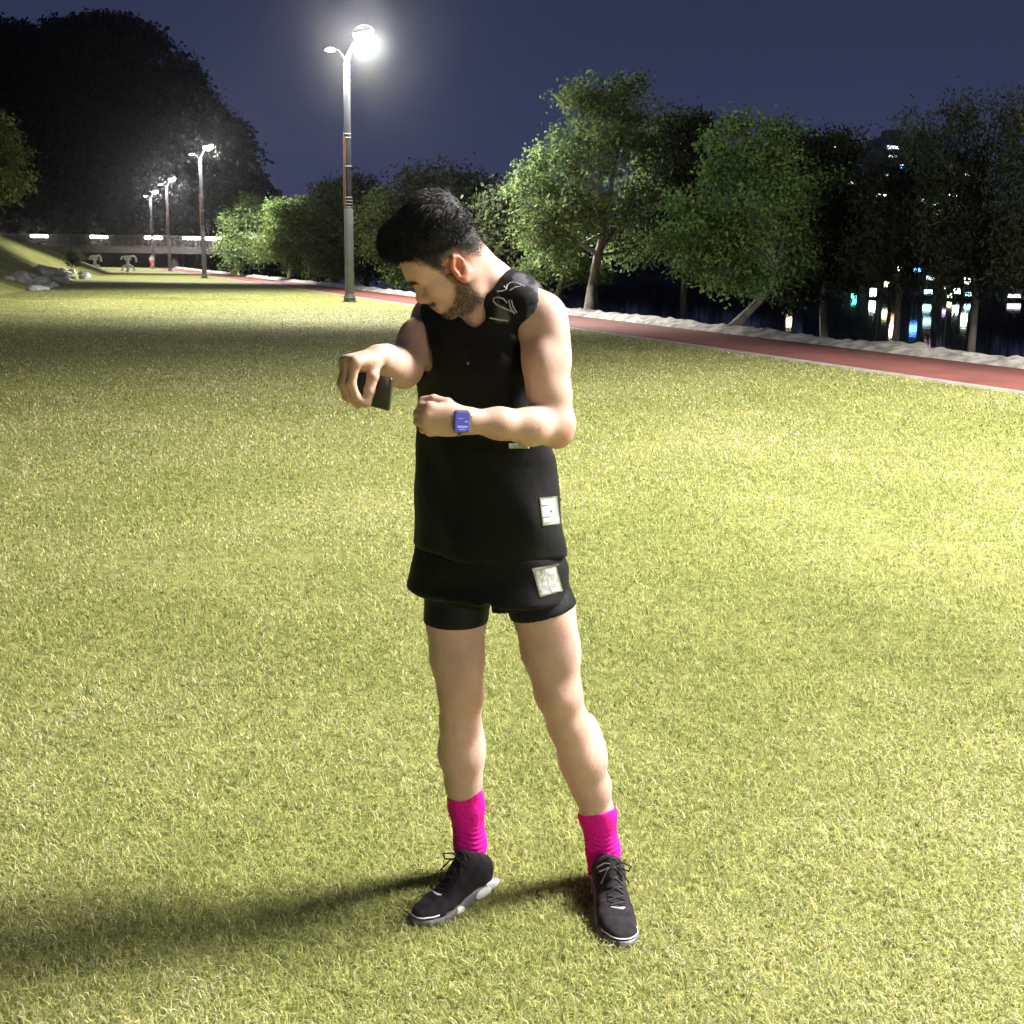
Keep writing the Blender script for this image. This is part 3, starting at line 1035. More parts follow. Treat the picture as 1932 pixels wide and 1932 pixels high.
def exercise(p, label, rz):
    t = empty('exercise_machine', p, label, 'exercise machine', 'exercise machines at the far end of the lawn', rz)
    MB().lathe((0, 0, 0), [(0.28, 0), (0.28, 0.05), (0.15, 0.10), (0.14, 1.25)], 20).build('post', m_ex, t)
    MB().tube([(0, 0, 1.15), (0.2, 0, 1.45), (0.55, 0, 1.50), (0.75, 0, 1.30), (0.78, 0, 0.95)], 0.10, 10).build('handle_bar', m_ex, t)
    MB().tube([(0, 0, 1.15), (-0.2, 0, 1.42), (-0.5, 0, 1.40), (-0.62, 0, 1.15)], 0.10, 10).build('handle_bar', m_ex, t)
    MB().tube([(0, 0.05, 0.7), (-0.45, 0.05, 0.55), (-0.55, 0.05, 0.2)], 0.08, 10).build('swing_arm', m_ex, t)
    MB().box((-0.55, 0.05, 0.17), (0.30, 0.42, 0.06), None, 0.02).build('foot_plate', m_ex, t)
    MB().tube([(0, -0.05, 0.7), (0.45, -0.05, 0.55), (0.62, -0.05, 0.22)], 0.08, 10).build('swing_arm', m_ex, t)
    MB().box((0.62, -0.05, 0.19), (0.30, 0.42, 0.06), None, 0.02).build('foot_plate', m_ex, t)
    MB().box((0.0, 0, 1.32), (0.62, 0.16, 0.42), None, 0.03).build('sign_plate', m_ex, t)
    return t


exercise(gnd(242, 513.5), 'pale exercise machine standing right in the middle of the far lawn edge', 0.2)
exercise(gnd(180, 513), 'pale exercise machine at the foot of the grassy bank', 1.1)


# distant walkers: one skinned body each, with clothes as parts
def small_person(p, h, rz, label, top_c, bot_c, stride=0.16):
    p = np.asarray(p, float)
    t = empty('person', p, label, 'person', None, rz)
    k = h / 1.72
    S = lambda *a: V3(*a) * k
    nodes = union([
        union([ell(S(0, 0, 1.59), S(0.085, 0.10, 0.115)), rc(S(0, 0, 1.40), S(0, 0, 1.52), 0.055 * k, 0.05 * k)], 0.02),
        union([ell(S(0, 0, 1.22), S(0.17, 0.115, 0.23)), ell(S(0, 0, 0.98), S(0.15, 0.115, 0.14))], 0.08),
        chain([S(0.19, 0, 1.38), S(0.26, 0.02, 1.12), S(0.24, -0.16, 0.95)], [0.055 * k, 0.045 * k, 0.035 * k], 0.02),
        chain([S(-0.19, 0, 1.38), S(-0.27, -0.02, 1.12), S(-0.25, -0.10, 0.90)], [0.055 * k, 0.045 * k, 0.035 * k], 0.02),
        chain([S(0.09, 0, 0.92), S(0.10, -0.10 - stride * 0.3, 0.50), S(0.10, -stride, 0.08)], [0.09 * k, 0.062 * k, 0.042 * k], 0.02),
        chain([S(-0.09, 0, 0.92), S(-0.10, 0.02, 0.50), S(-0.10, stride, 0.10)], [0.09 * k, 0.062 * k, 0.042 * k], 0.02),
        rc(S(0.10, -stride + 0.04, 0.05), S(0.10, -stride - 0.15, 0.035), 0.045 * k, 0.035 * k),
        rc(S(-0.10, stride + 0.04, 0.06), S(-0.10, stride - 0.15, 0.035), 0.045 * k, 0.035 * k),
    ], 0.05)
    sk = noise_mat('walker_skin', (0.42, 0.25, 0.17), (0.50, 0.31, 0.22), rough=0.55)
    sdf_object('body', nodes, (-0.45, -0.5, -0.01), (0.45, 0.5, 1.8), 0.016, sk, t)
    shirt_ = union([ell(S(0, 0, 1.21), S(0.195, 0.135, 0.27)), rc(S(0.15, 0, 1.38), S(0.25, 0.01, 1.20), 0.07 * k, 0.065 * k), rc(S(-0.15, 0, 1.38), S(-0.25, -0.01, 1.20), 0.07 * k, 0.065 * k)], 0.05)
    sdf_object('shirt', shirt_, (-0.45, -0.4, 0.8), (0.45, 0.4, 1.6), 0.016, noise_mat('walker_shirt', top_c, tuple(x * 1.2 for x in top_c), rough=0.8), t)
    sho_ = union([ell(S(0, 0, 0.95), S(0.165, 0.13, 0.13)), rc(S(0.09, 0, 0.92), S(0.10, -0.08, 0.62), 0.105 * k, 0.09 * k), rc(S(-0.09, 0, 0.92), S(-0.10, 0.01, 0.62), 0.105 * k, 0.09 * k)], 0.03)
    sdf_object('shorts', sho_, (-0.45, -0.4, 0.4), (0.45, 0.4, 1.2), 0.016, noise_mat('walker_shorts', bot_c, tuple(x * 1.2 for x in bot_c), rough=0.8), t)
    cap_ = inter(ell(S(0, 0.012, 1.615), S(0.096, 0.11, 0.112)), half((0, -0.9, -0.6), S(0, -0.04, 1.60), 2.0))
    sdf_object('hair', cap_, (-0.2, -0.2, 1.4), (0.2, 0.2, 1.9), 0.014, noise_mat('walker_hair', (0.012, 0.011, 0.011), (0.02, 0.018, 0.017), rough=0.6), t)
    return t


small_person(gnd(287, 509), 1.70, 0.5, 'distant walker in a pale shirt and red shorts in front of the dark red wall', (0.36, 0.31, 0.29), (0.34, 0.08, 0.06))
# stones at the foot of the bank
m_rock = noise_mat('pale_grey_stone', (0.22, 0.22, 0.22), (0.46, 0.46, 0.45), scale=2.2, detail=7, rough=0.9, bump=0.7, bump_scale=6)
r = np.random.default_rng(61)


def rock(p, s, sd):
    bm = bmesh.new()
    bmesh.ops.create_icosphere(bm, subdivisions=2, radius=1.0)
    r2 = np.random.default_rng(sd)
    sc_ = s * r2.uniform(0.7, 1.3, 3) * np.array([1.15, 1, 0.85])
    ph = r2.uniform(0, 6, 6)
    for v in bm.verts:
        d = v.co.normalized()
        k = 1 + 0.16 * math.sin(3.1 * d.x + ph[0]) + 0.14 * math.sin(3.7 * d.y + ph[1] + d.x * 2) + 0.12 * math.sin(4.3 * d.z + ph[2] + 2 * d.y) + 0.05 * math.sin(9 * d.x + 8 * d.y + ph[3])
        q_ = [round(c_ * 3.2) / 3.2 * 0.35 + c_ * 0.65 for c_ in d]
        v.co = Vector((q_[0] * k * sc_[0], q_[1] * k * sc_[1], q_[2] * k * sc_[2]))
    me = bpy.data.meshes.new('rock'); bm.to_mesh(me); bm.free()
    o = link_mesh('rock', me, m_rock, smooth=False)
    o.location = p
    o.rotation_euler = (0, 0, r2.uniform(0, 6))
    return tag(o, 'rough grey stone in the heap at the foot of the grassy bank', 'rock', 'stones at the foot of the grassy bank')


for k in range(40):
    y = r.uniform(53, 62) if k < 12 else r.uniform(62, 86)
    dd_ = r.uniform(-0.4, 1.3)
    x = base_x(y) - dd_
    rock((x, y, bank_h(x, y) + 0.03), r.uniform(0.10, 0.34) * (1.0 if k % 9 else 1.8), 100 + k)


# shrub tufts on the bank
tf = tree('shrub', at(140, 497, 78), [at(140, 500, 78), at(140, 490, 78)], [blob(140, 484, 78, 14, 17)], 'small dark upright shrub on the grassy bank', 'shrub', ntips=40, per=40, size=0.12, col=(0.05, 0.07, 0.03), seed=71, trunk_r=0.04)

# ------------------------------------------------------------------ far bank of the river: blocks with lit windows and lamps
m_tower = noise_mat('tower_wall', (0.045, 0.048, 0.060), (0.065, 0.068, 0.082), scale=0.2, rough=0.9)
EM = {}


def em(c, s):
    k = (c, s)
    if k not in EM:
        EM[k] = emit_mat('window_glow', c, s)
    return EM[k]


WHT, WRM, BLU, CYN, YEL, PNK, GRN = (0.85, 0.92, 1.0), (1.0, 0.80, 0.55), (0.10, 0.28, 1.0), (0.35, 0.95, 0.90), (0.85, 0.95, 0.35), (1.0, 0.55, 0.6), (0.05, 0.9, 0.55)


def tower(label, x0, x1, top, Y, wins, depth=14.0):
    """block seen between photo columns x0..x1 with lit windows at photo positions"""
    a, b_ = at(x0, top, Y), at(x1, top, Y)
    w, h_ = b_[0] - a[0], a[2]
    c = V3((a[0] + b_[0]) / 2, Y, 0)
    t = empty('apartment_block', c, label, 'building', 'blocks on the far river bank')
    MB().box((0, depth / 2, h_ / 2 - 0.5), (w, depth, h_ + 1.0)).box((0, depth / 2, h_ + 1.2), (w * 0.4, depth * 0.4, 2.4)).build('walls', m_tower, t, smooth=False)
    for px, py, wd, ht, c_, s_ in wins:
        p = at(px, py, Y - 0.06) - c
        k = Y / FOC
        MB().box((p[0], -0.05, p[2]), (wd * k, 0.12, ht * k)).build('lit_window', em(c_, s_), t, smooth=False)
    return t


tower('apartment block farthest left, showing between the dark tree and the willows, with stacked white windows', 1560, 1632, 268, 330, [(1582, 277, 13, 5, WHT, 14), (1616, 284, 12, 3, WHT, 5), (1616, 291, 13, 4, WHT, 7), (1617, 299, 13, 4, WHT, 6), (1591, 329, 12, 4, WHT, 1.8), (1600, 315, 12, 3, WHT, 0.8), (1605, 345, 12, 4, WHT, 1.2), (1580, 360, 10, 4, WRM, 1.2)])
tower('apartment block with a blue lit window and white top windows', 1660, 1730, 258, 350, [(1685, 278, 20, 5, (0.6, 0.75, 1.0), 8), (1684, 295, 16, 4, WHT, 1.2), (1707, 314, 17, 6, BLU, 14), (1732 - 6, 313, 6, 3, WHT, 0.8), (1672, 330, 10, 3, WHT, 0.8)])
tower('apartment block at the right with one high pale window', 1770, 1860, 305, 310, [(1823, 329, 12, 4, (0.75, 0.85, 1.0), 9), (1845, 345, 4, 4, WHT, 1.2), (1790, 350, 8, 3, WRM, 1.0)])
tower('low lit block nearest the river with coloured windows', 1722, 1822, 365, 250, [(1737, 378, 11, 4, WHT, 4), (1745, 382, 10, 4, (0.6, 0.9, 1.0), 1.4), (1768, 384, 13, 5, CYN, 6), (1810, 386, 12, 6, YEL, 5), (1770, 401, 13, 7, PNK, 4), (1795, 403, 11, 7, WHT, 1.2), (1776, 393, 12, 4, WHT, 0.8)])
tower('distant block low over the lit row of trees, with one bright roof light', 496, 530, 372, 330, [(509, 383, 16, 6, WRM, 5.0), (520, 374, 5, 3, WHT, 1.5)])

# shops and lamps along the far promenade: seen mostly as streaks on the water
Yp = 118.0
for k, (px, py, wd, ht, c_, s_, lb) in enumerate([
    (1610, 568, 12, 12, GRN, 12, 'green lit sign'), (1645, 576, 15, 20, (0.9, 1.0, 0.85), 16, 'white lit sign'), (1668, 592, 12, 14, YEL, 8, 'yellow lit sign'), (1684, 622, 18, 12, (1.0, 0.88, 0.70), 26, 'warm bright sign'),
    (1684, 604, 10, 18, (1.0, 0.45, 0.2), 4, 'orange lit sign'), (1748, 580, 20, 10, CYN, 11, 'cyan lit sign'), (1748, 606, 20, 10, (0.6, 0.9, 0.95), 3.5, 'dim teal sign'), (1722, 620, 18, 10, BLU, 14, 'blue lit sign'), (1790, 574, 10, 10, YEL, 8, 'lime lit sign'), (1802, 583, 15, 14, WHT, 14, 'broad white sign'),
    (1824, 578, 14, 9, CYN, 9, 'turquoise lit sign'), (1818, 602, 15, 16, (0.95, 1.0, 0.75), 18, 'pale yellow sign'), (1912, 577, 34, 8, (0.9, 0.85, 1.0), 5, 'long pale sign'), (1488, 607, 14, 6, (1.0, 0.75, 0.5), 14, 'small warm sign'), (1780, 588, 8, 6, (0.7, 0.5, 1.0), 6, 'violet lit sign')]):
    d = ray(px, py)
    zm = CAM_H + d[2] * (Yp / d[1])
    x = d[0] * (Yp / d[1])
    zs = 2 * WATER_Z - zm
    g_ = -1.0
    kk = 0.72 * Yp / FOC
    t = empty('lit_sign', (x, Yp, g_), lb + ' on posts along the far promenade', 'sign', 'lit signs on the far promenade')
    zc = zs - g_
    MB().box((0, -0.1, zc), (wd * kk, 0.16, ht * kk), None, 0.02).build('face', em(c_, s_), t, smooth=False)
    MB().box((0, 0.04, zc), (wd * kk + 0.12, 0.10, ht * kk + 0.12)).build('case', m_tower, t, smooth=False)
    for sx_ in (-0.3, 0.3):
        MB().box((sx_ * wd * kk, 0.04, (zc - ht * kk / 2) / 2 - 0.1), (0.08, 0.08, max(zc - ht * kk / 2, 0.1) + 0.1)).build('post', m_tower, t, smooth=False)
for px, py, lb in ((1673, 371, 'street lamp with a warm head seen through the nearest willow'), (1805, 371, 'street lamp with a white head seen through the tall willow')):
    Ys = 132.0
    p = at(px, py, Ys)
    t = empty('street_lamp', (p[0], Ys, -0.9), lb, 'street lamp', 'street lamps on the far bank')
    MB().tube([(0, 0, 0), (0, 0, p[2] + 1.2), (-0.3, 0, p[2] + 1.2)], [0.09, 0.06, 0.05], 10).build('pole', m_pole, t)
    MB().box((-0.55, 0, p[2] + 1.05), (1.0, 0.30, 0.22), None, 0.03).build('head', em((1.0, 0.90, 0.78), 22), t)
# dark tree belt on the far bank, heightened to darken the river reflection
tips = []
r = np.random.default_rng(81)
for k in range(260):
    s = r.uniform(-30, 330); w = r.uniform(112, 128)
    c = T(s, w, r.uniform(0.5, 11.0))
    if 108 < c[1] < 134 and 40 < c[0] < 62:
        continue
    d = r.normal(0, 1, (16, 3)); d /= np.linalg.norm(d, axis=1)[:, None]
    tips.append(c + d * np.array([3.2, 3.2, 2.6]))
tips = np.concatenate(tips)
v, n = leaf_cloud(tips, 14, np.array([0.5, 0.5, 0.4]), 0.6, r)
me = np_mesh('far_woodland', v, quads=np.arange(n * 4).reshape(-1, 4))
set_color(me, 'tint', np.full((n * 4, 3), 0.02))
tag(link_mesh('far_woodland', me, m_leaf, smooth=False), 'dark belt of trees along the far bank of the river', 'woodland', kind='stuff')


# ------------------------------------------------------------------ the man in the foreground
MAN = V3(-0.02, 2.70, 0.0)
man = empty('person', MAN, 'man in black sleeveless top, black shorts and bright pink socks looking down at his hands', 'person')


def nrm(v):
    v = np.asarray(v, float)
    return v / np.linalg.norm(v)


# ---- head frame: x forward, y to his left, z to the crown
HP, HY, HROLL, HS = R_(43), R_(2), R_(-13), 0.87
hf = V3(-math.cos(HP) * math.cos(HY), -math.cos(HP) * math.sin(HY), -math.sin(HP))
hl0 = V3(math.sin(HY), -math.cos(HY), 0)
hl = math.cos(HROLL) * hl0 + math.sin(HROLL) * np.cross(hf, hl0)
hu = np.cross(hf, hl)
HR = np.stack([hf, hl, hu], 1)
HO = at(866, 508, 2.540) - HR @ (np.array([-0.012, 0.078, -0.002]) * HS)


def H(x, y, z):
    return HO + HR @ (np.array([x, y, z], float) * HS)


def hell(c, r, R=None):
    return ell(H(*c), np.asarray(r) * HS, HR if R is None else HR @ R)


def hrc(a, b, ra, rb):
    return rc(H(*a), H(*b), ra * HS, rb * HS)


def rotz(a):
    c, s = math.cos(a), math.sin(a)
    return np.array([[c, -s, 0], [s, c, 0], [0, 0, 1.0]])


def rotx(a):
    c, s = math.cos(a), math.sin(a)
    return np.array([[1.0, 0, 0], [0, c, -s], [0, s, c]])


def roty(a):
    c, s = math.cos(a), math.sin(a)
    return np.array([[c, 0, s], [0, 1.0, 0], [-s, 0, c]])


skull = union([
    hell((-0.006, 0, 0.052), (0.097, 0.076, 0.084)),
    hell((0.042, 0, 0.056), (0.048, 0.064, 0.052)),
    hell((-0.052, 0, 0.022), (0.050, 0.060, 0.056)),
    hell((0.040, 0, -0.018), (0.047, 0.058, 0.060)),
    hrc((0.010, 0.050, -0.050), (0.068, 0.020, -0.090), 0.021, 0.019),
    hrc((0.010, -0.050, -0.050), (0.068, -0.020, -0.090), 0.021, 0.019),
    hrc((0.005, 0.055, -0.005), (0.010, 0.052, -0.052), 0.018, 0.019),
    hrc((0.005, -0.055, -0.005), (0.010, -0.052, -0.052), 0.018, 0.019),
    hell((0.076, 0, -0.090), (0.018, 0.022, 0.018)),
    hell((0.074, 0, -0.046), (0.025, 0.029, 0.028)),
    hell((0.058, 0.043, -0.008), (0.024, 0.020, 0.019)),
    hell((0.058, -0.043, -0.008), (0.024, 0.020, 0.019)),
    hrc((0.086, 0.010, 0.040), (0.074, 0.043, 0.038), 0.011, 0.010),
    hrc((0.086, -0.010, 0.040), (0.074, -0.043, 0.038), 0.011, 0.010),
], 0.022)
skull = minus(skull, union([ell(H(0.095, s * 0.032, 0.020), (0.014, 0.019, 0.014), HR) for s in (1, -1)]), 0.014)
nose = union([
    hrc((0.087, 0, 0.026), (0.106, 0, -0.006), 0.008, 0.0105),
    hell((0.107, 0, -0.010), (0.011, 0.011, 0.0105)),
    hell((0.098, 0.012, -0.015), (0.011, 0.008, 0.009)),
    hell((0.098, -0.012, -0.015), (0.011, 0.008, 0.009)),
    hrc((0.098, 0, -0.022), (0.094, 0, -0.035), 0.006, 0.006),
], 0.010)
lips = union([
    hrc((0.097, -0.006, -0.045), (0.089, -0.024, -0.049), 0.006, 0.0035),
    hrc((0.097, 0.006, -0.045), (0.089, 0.024, -0.049), 0.006, 0.0035),
    hrc((0.097, -0.006, -0.045), (0.097, 0.006, -0.045), 0.006, 0.006),
    hrc((0.094, -0.010, -0.057), (0.094, 0.010, -0.057), 0.007, 0.007),
], 0.004)
lids = union([hell((0.0765, s * 0.032, 0.021), (0.0125, 0.0145, 0.0120)) for s in (1, -1)])
face = union([union([skull, nose], 0.012), lips], 0.006)
face = union([face, lids], 0.004)
# crease under the upper lid
face = minus(face, union([hrc((0.0885, s * 0.022, 0.0135), (0.084, s * 0.043, 0.0145), 0.0014, 0.0014) for s in (1, -1)]), 0.002)
# mouth line and nostrils
face = minus(face, union([hrc((0.1025, -0.010, -0.0515), (0.1025, 0.010, -0.0515), 0.0014, 0.0014),
                          hrc((0.1025, 0.010, -0.0515), (0.090, 0.025, -0.0515), 0.0014, 0.001),
                          hrc((0.1025, -0.010, -0.0515), (0.090, -0.025, -0.0515), 0.0014, 0.001)]), 0.002)


def ear(s):
    R = rotz(s * R_(24)) @ roty(R_(-12))
    c = V3(-0.012, s * 0.080, -0.002)

    def E(x, y, z):
        return H(*(c + R @ np.array([x, s * y, z])))
    base = ell(H(*c), (0.0175, 0.0065, 0.031), HR @ R)
    base = minus(base, ell(E(0.000, 0.0075, 0.001), (0.0105, 0.0062, 0.019), HR @ R), 0.004)
    rim = [(0.010, 0.002, 0.014), (0.007, 0.005, 0.026), (-0.002, 0.006, 0.032), (-0.012, 0.006, 0.027), (-0.0175, 0.006, 0.014), (-0.0165, 0.005, -0.002), (-0.011, 0.004, -0.015), (-0.003, 0.003, -0.026)]
    rim = chain([E(*p) for p in rim], [0.0036, 0.0042, 0.0045, 0.0045, 0.0042, 0.004, 0.004, 0.005], 0.002)
    lobe = ell(E(0.002, 0.003, -0.026), (0.008, 0.005, 0.009), HR @ R)
    tragus = ell(E(0.012, 0.004, -0.004), (0.005, 0.005, 0.007), HR @ R)
    anti = chain([E(-0.002, 0.004, 0.020), E(-0.009, 0.005, 0.008), E(-0.009, 0.004, -0.006), E(-0.002, 0.004, -0.014)], [0.0025, 0.003, 0.003, 0.003], 0.002)
    return union([base, rim, lobe, tragus, anti], 0.004)


headn = union([face, ear(1), ear(-1)], 0.005)

# ---- neck, shoulders, trunk
YAW = R_(-42)
lat = V3(math.cos(YAW), math.sin(YAW), 0)
fwd = V3(math.sin(YAW), -math.cos(YAW), 0)
SL, SR = at(1021, 600, 2.57), at(818, 600, 2.79)
NB = at(928, 572, 2.68)
trunk_rows = [  # photo row, left, right, depth, turn
    (570, 812, 990, 2.70, -42), (600, 796, 1002, 2.69, -42), (650, 793, 1004, 2.68, -42), (700, 793, 1003, 2.68, -42),
    (760, 795, 1007, 2.69, -40), (820, 796, 1026, 2.70, -36), (860, 789, 1037, 2.71, -33),
    (940, 783, 1050, 2.71, -30), (1026, 777, 1061, 2.71, -28)]


def rows_to_loft(rows, grow, ratio=0.70, wr=None, expo=2.2, trim=0.0, tilt=0.0):
    K = []
    for y, l, r, Y, an in rows:
        c = at((l + r) / 2, y, Y)
        w = (r - l) / 2 * Y / FOC
        an = R_(an)
        a = w / math.sqrt(math.cos(an) ** 2 + (ratio * math.sin(an)) ** 2) + grow
        K.append((c[2], c[0], c[1], a, a * ratio, an))
    K.sort()
    K = [list(k) for k in K]
    return loft((0, 0, 0), np.eye(3), K, expo, wr)


trunk = rows_to_loft(trunk_rows, -0.016)
trapL = chain([at(930, 545, 2.66), at(975, 562, 2.61), SL], [0.050, 0.045, 0.046], 0.01)
trapR = chain([at(905, 560, 2.71), at(860, 580, 2.76), SR], [0.050, 0.045, 0.046], 0.01)
neck = union([
    rc(H(-0.034, 0, -0.030), at(932, 560, 2.68), 0.056, 0.062),
    rc(H(0.018, 0, -0.070), at(905, 592, 2.65), 0.038, 0.052),
    rc(H(-0.015, 0.055, -0.035), at(906, 590, 2.60), 0.018, 0.013),
    rc(H(-0.015, -0.055, -0.035), at(885, 590, 2.66), 0.018, 0.013),
], 0.03)
clav = union([rc(at(905, 598, 2.595), at(985, 575, 2.555), 0.011, 0.012), rc(at(885, 600, 2.62), at(835, 590, 2.74), 0.011, 0.012)])
upper = union([trunk, trapL, trapR, neck, clav], 0.03)

armL = union([
    chain([SL, at(1031, 680, 2.545), at(1038, 745, 2.53), at(1046, 803, 2.52)], [0.0535, 0.0485, 0.0425, 0.0385], 0.02),
    chain([at(1046, 803, 2.52), at(1002, 805, 2.475), at(942, 799, 2.44), at(886, 794, 2.415)], [0.0375, 0.0375, 0.0305, 0.0240], 0.02),
    ell(at(1040, 640, 2.55), (0.034, 0.040, 0.060)),
    ell(at(1020, 700, 2.515), (0.030, 0.034, 0.060)),
    rc(at(1052, 800, 2.525), at(1053, 822, 2.52), 0.030, 0.022),
], 0.025)
armR = union([
    chain([SR, at(790, 650, 2.70), at(759, 694, 2.60)], [0.046, 0.043, 0.040], 0.02),
    chain([at(759, 694, 2.60), at(742, 690, 2.54), at(728, 681, 2.475), at(714, 674, 2.430)], [0.040, 0.038, 0.031, 0.026], 0.02),
    ell(at(782, 645, 2.69), (0.032, 0.042, 0.05)),
], 0.025)


def finger(p0, dirs, lens, r0):
    pts = [np.asarray(p0, float)]
    for d, l in zip(dirs, lens):
        pts.append(pts[-1] + nrm(d) * l)
    rr = [r0, r0 * 0.95, r0 * 0.88, r0 * 0.74][:len(pts)]
    parts = [rc(a, b, x, y) for a, b, x, y in zip(pts[:-1], pts[1:], rr[:-1], rr[1:])]
    # knuckle bumps
    parts += [ell(pts[i], (rr[i] * 1.07,) * 3) for i in range(1, len(pts) - 1)]
    return union(parts, 0.003), pts


# left hand: a loose fist in front of the belly, back of the hand to the camera
WL = at(886, 794, 2.415)
kn = [at(812, 769, 2.398), at(805, 783, 2.392), at(805, 798, 2.394), at(812, 812, 2.402)]
met = [rc(WL + V3(0, 0, 0.012 - 0.008 * i), k, 0.014, 0.0125) for i, k in enumerate(kn)]
palmL = union(met + [ell(at(848, 792, 2.415), (0.040, 0.020, 0.032))], 0.014)
fl = []
for i, k in enumerate(kn):
    f_, _ = finger(k, [(-0.50, 0.86, -0.05), (0.55, 0.80, -0.05), (0.95, -0.15, 0)], [0.040, 0.025, 0.020] if i < 3 else [0.032, 0.020, 0.017], [0.0098, 0.0102, 0.0098, 0.0088][i])
    fl.append(f_)
thL, _ = finger(at(866, 779, 2.42), [(-0.75, 0.15, 0.55), (-0.93, 0.25, 0.22), (-0.90, 0.40, -0.1)], [0.030, 0.030, 0.026], 0.0125)
handL = union([palmL, union(fl, 0.0025), thL], 0.008)

# right hand: bent down over the end of the phone
WR = at(714, 674, 2.430)
KC = at(654, 685, 2.385)
pdir = nrm(KC - WR)
rl = nrm(V3(0.55, -0.80, 0.06) - pdir * (V3(0.55, -0.80, 0.06) @ pdir))
metR, fr = [], []
for i, t in enumerate((0.034, 0.012, -0.011, -0.032)):
    k = KC + rl * t * 0.95 + V3(0, 0, (0.002, 0.005, 0.003, -0.004)[i]) - pdir * (0.002, 0, 0.004, 0.012)[i]
    metR.append(rc(WR + rl * t * 0.45, k, 0.0145, 0.0125))
    f_, _ = finger(k, [V3(0, 0.10, -1) + 0.25 * pdir, V3(0.30, 0.15, -0.9), V3(0.62, 0.35, -0.65)], [[0.044, 0.027, 0.022], [0.048, 0.030, 0.023], [0.045, 0.028, 0.022], [0.036, 0.021, 0.019]][i], [0.0098, 0.0102, 0.0096, 0.0086][i])
    fr.append(f_)
palmR = union(metR + [ell((WR + KC) / 2 - V3(0, 0, 0.006), (0.036, 0.036, 0.018), np.stack([pdir, rl, np.cross(pdir, rl)], 1))], 0.014)
thR, _ = finger(WR + pdir * 0.022 + rl * 0.024 - V3(0, 0, 0.008), [V3(0.1, 0, -0.8) + 0.5 * pdir + 0.3 * rl, V3(0, 0, -0.95) + 0.3 * pdir, V3(0, 0, -1) + 0.2 * pdir], [0.030, 0.030, 0.024], 0.0125)
handR = union([palmR, union(fr, 0.0025), thR], 0.008)

# ---- legs
legR_pts = [at(868, 1060, 2.755), at(860, 1172, 2.725), at(863, 1240, 2.71), at(870, 1308, 2.70), at(868, 1360, 2.715), at(868, 1420, 2.74), at(874, 1475, 2.765), at(880, 1520, 2.785), at(887, 1590, 2.80)]
legR_rad = [0.085, 0.0655, 0.0590, 0.0490, 0.0440, 0.0490, 0.0405, 0.0345, 0.033]
legL_pts = [at(992, 1060, 2.70), at(1026, 1155, 2.675), at(1036, 1225, 2.665), at(1053, 1305, 2.655), at(1072, 1365, 2.675), at(1099, 1430, 2.705), at(1116, 1485, 2.735), at(1127, 1535, 2.755), at(1138, 1605, 2.775)]
legL_rad = [0.078, 0.0680, 0.0610, 0.0505, 0.0450, 0.0515, 0.0430, 0.0365, 0.034]


def leg(p, r, sd):
    fw = nrm(V3(-0.45 if sd < 0 else -0.15, -0.88, 0))
    side = V3(0.88, -0.45 if sd < 0 else -0.15, 0) * sd
    kz = V3(0, 0, 1)
    return union([
        chain(p, r, 0.03),
        ell(p[3] + fw * 0.031 + kz * 0.004, (0.021, 0.021, 0.028)),       # kneecap
        ell(p[3] + fw * 0.018 + kz * 0.075 - side * 0.022, (0.026, 0.03, 0.045)),   # inner quad
        ell(p[3] + fw * 0.014 + kz * 0.10 + side * 0.020, (0.028, 0.03, 0.07)),
        rc(p[4] + fw * 0.024, p[7] + fw * 0.010, 0.016, 0.014),           # shin
        ell(p[5] - fw * 0.022 + side * 0.010 + kz * 0.02, (0.033, 0.036, 0.080)),
        ell(p[5] - fw * 0.018 - side * 0.014 + kz * 0.01, (0.033, 0.036, 0.085)),
    ], 0.035)


legRn, legLn = leg(legR_pts, legR_rad, -1), leg(legL_pts, legL_rad, 1)
footR_end, footL_end = at(800, 1722, 2.60), at(1172, 1755, 2.53)
pelvis = ell(at(925, 1040, 2.72), (0.150, 0.105, 0.11), rotz(R_(-28)))
body = union([union([upper, union([armL, handL], 0.012), union([armR, handR], 0.012), pelvis], 0.022), headn], 0.012)
body = union([body, union([legRn, legLn], 0.008)], 0.02)

skin = attr_mat('skin', 'tint', rough=0.56, spec=0.35, sss=0.10, sss_r=(0.012, 0.005, 0.003), bump=0.25, bump_scale=420.0)
body_o, BV, BQ = sdf_object('body', body, (-0.62, 2.20, 0.03), (0.42, 3.05, 1.74), 0.0032, skin, man, MAN, smooth=1)


def sstep(x, a, b):
    t = np.clip((x - a) / (b - a), 0, 1)
    return t * t * (3 - 2 * t)


def vnoise(P, f, seed=0):
    r = np.random.default_rng(seed)
    s = 0
    for i in range(5):
        k = r.normal(0, 1, 3); k = k / np.linalg.norm(k) * f * r.uniform(0.7, 1.5)
        s = s + np.sin(P @ k + r.uniform(0, 6) + 1.5 * np.sin(P @ (r.normal(0, 1, 3) * f * 0.6)))
    return s / 5.0


q = (BV - HO) @ HR / HS
hx, hy, hz = q[:, 0], q[:, 1], q[:, 2]
_sa, _sb = SR, at(770, 680, 2.64)
_st = np.clip(((BV - _sa) @ (_sb - _sa)) / ((_sb - _sa) @ (_sb - _sa)), 0, 1)
off_arm = np.linalg.norm(BV - _sa - _st[:, None] * (_sb - _sa), axis=1) > 0.082
near_head = off_arm & (np.linalg.norm(q - [0.01, 0, 0.03], axis=1) < 0.165) & (np.abs(hy) < 0.086)
col = np.tile(np.array([0.570, 0.365, 0.300]), (len(BV), 1))
col *= (1 + 0.06 * vnoise(BV, 40, 1) + 0.06 * vnoise(BV, 140, 2) + 0.04 * vnoise(BV, 420, 3))[:, None]


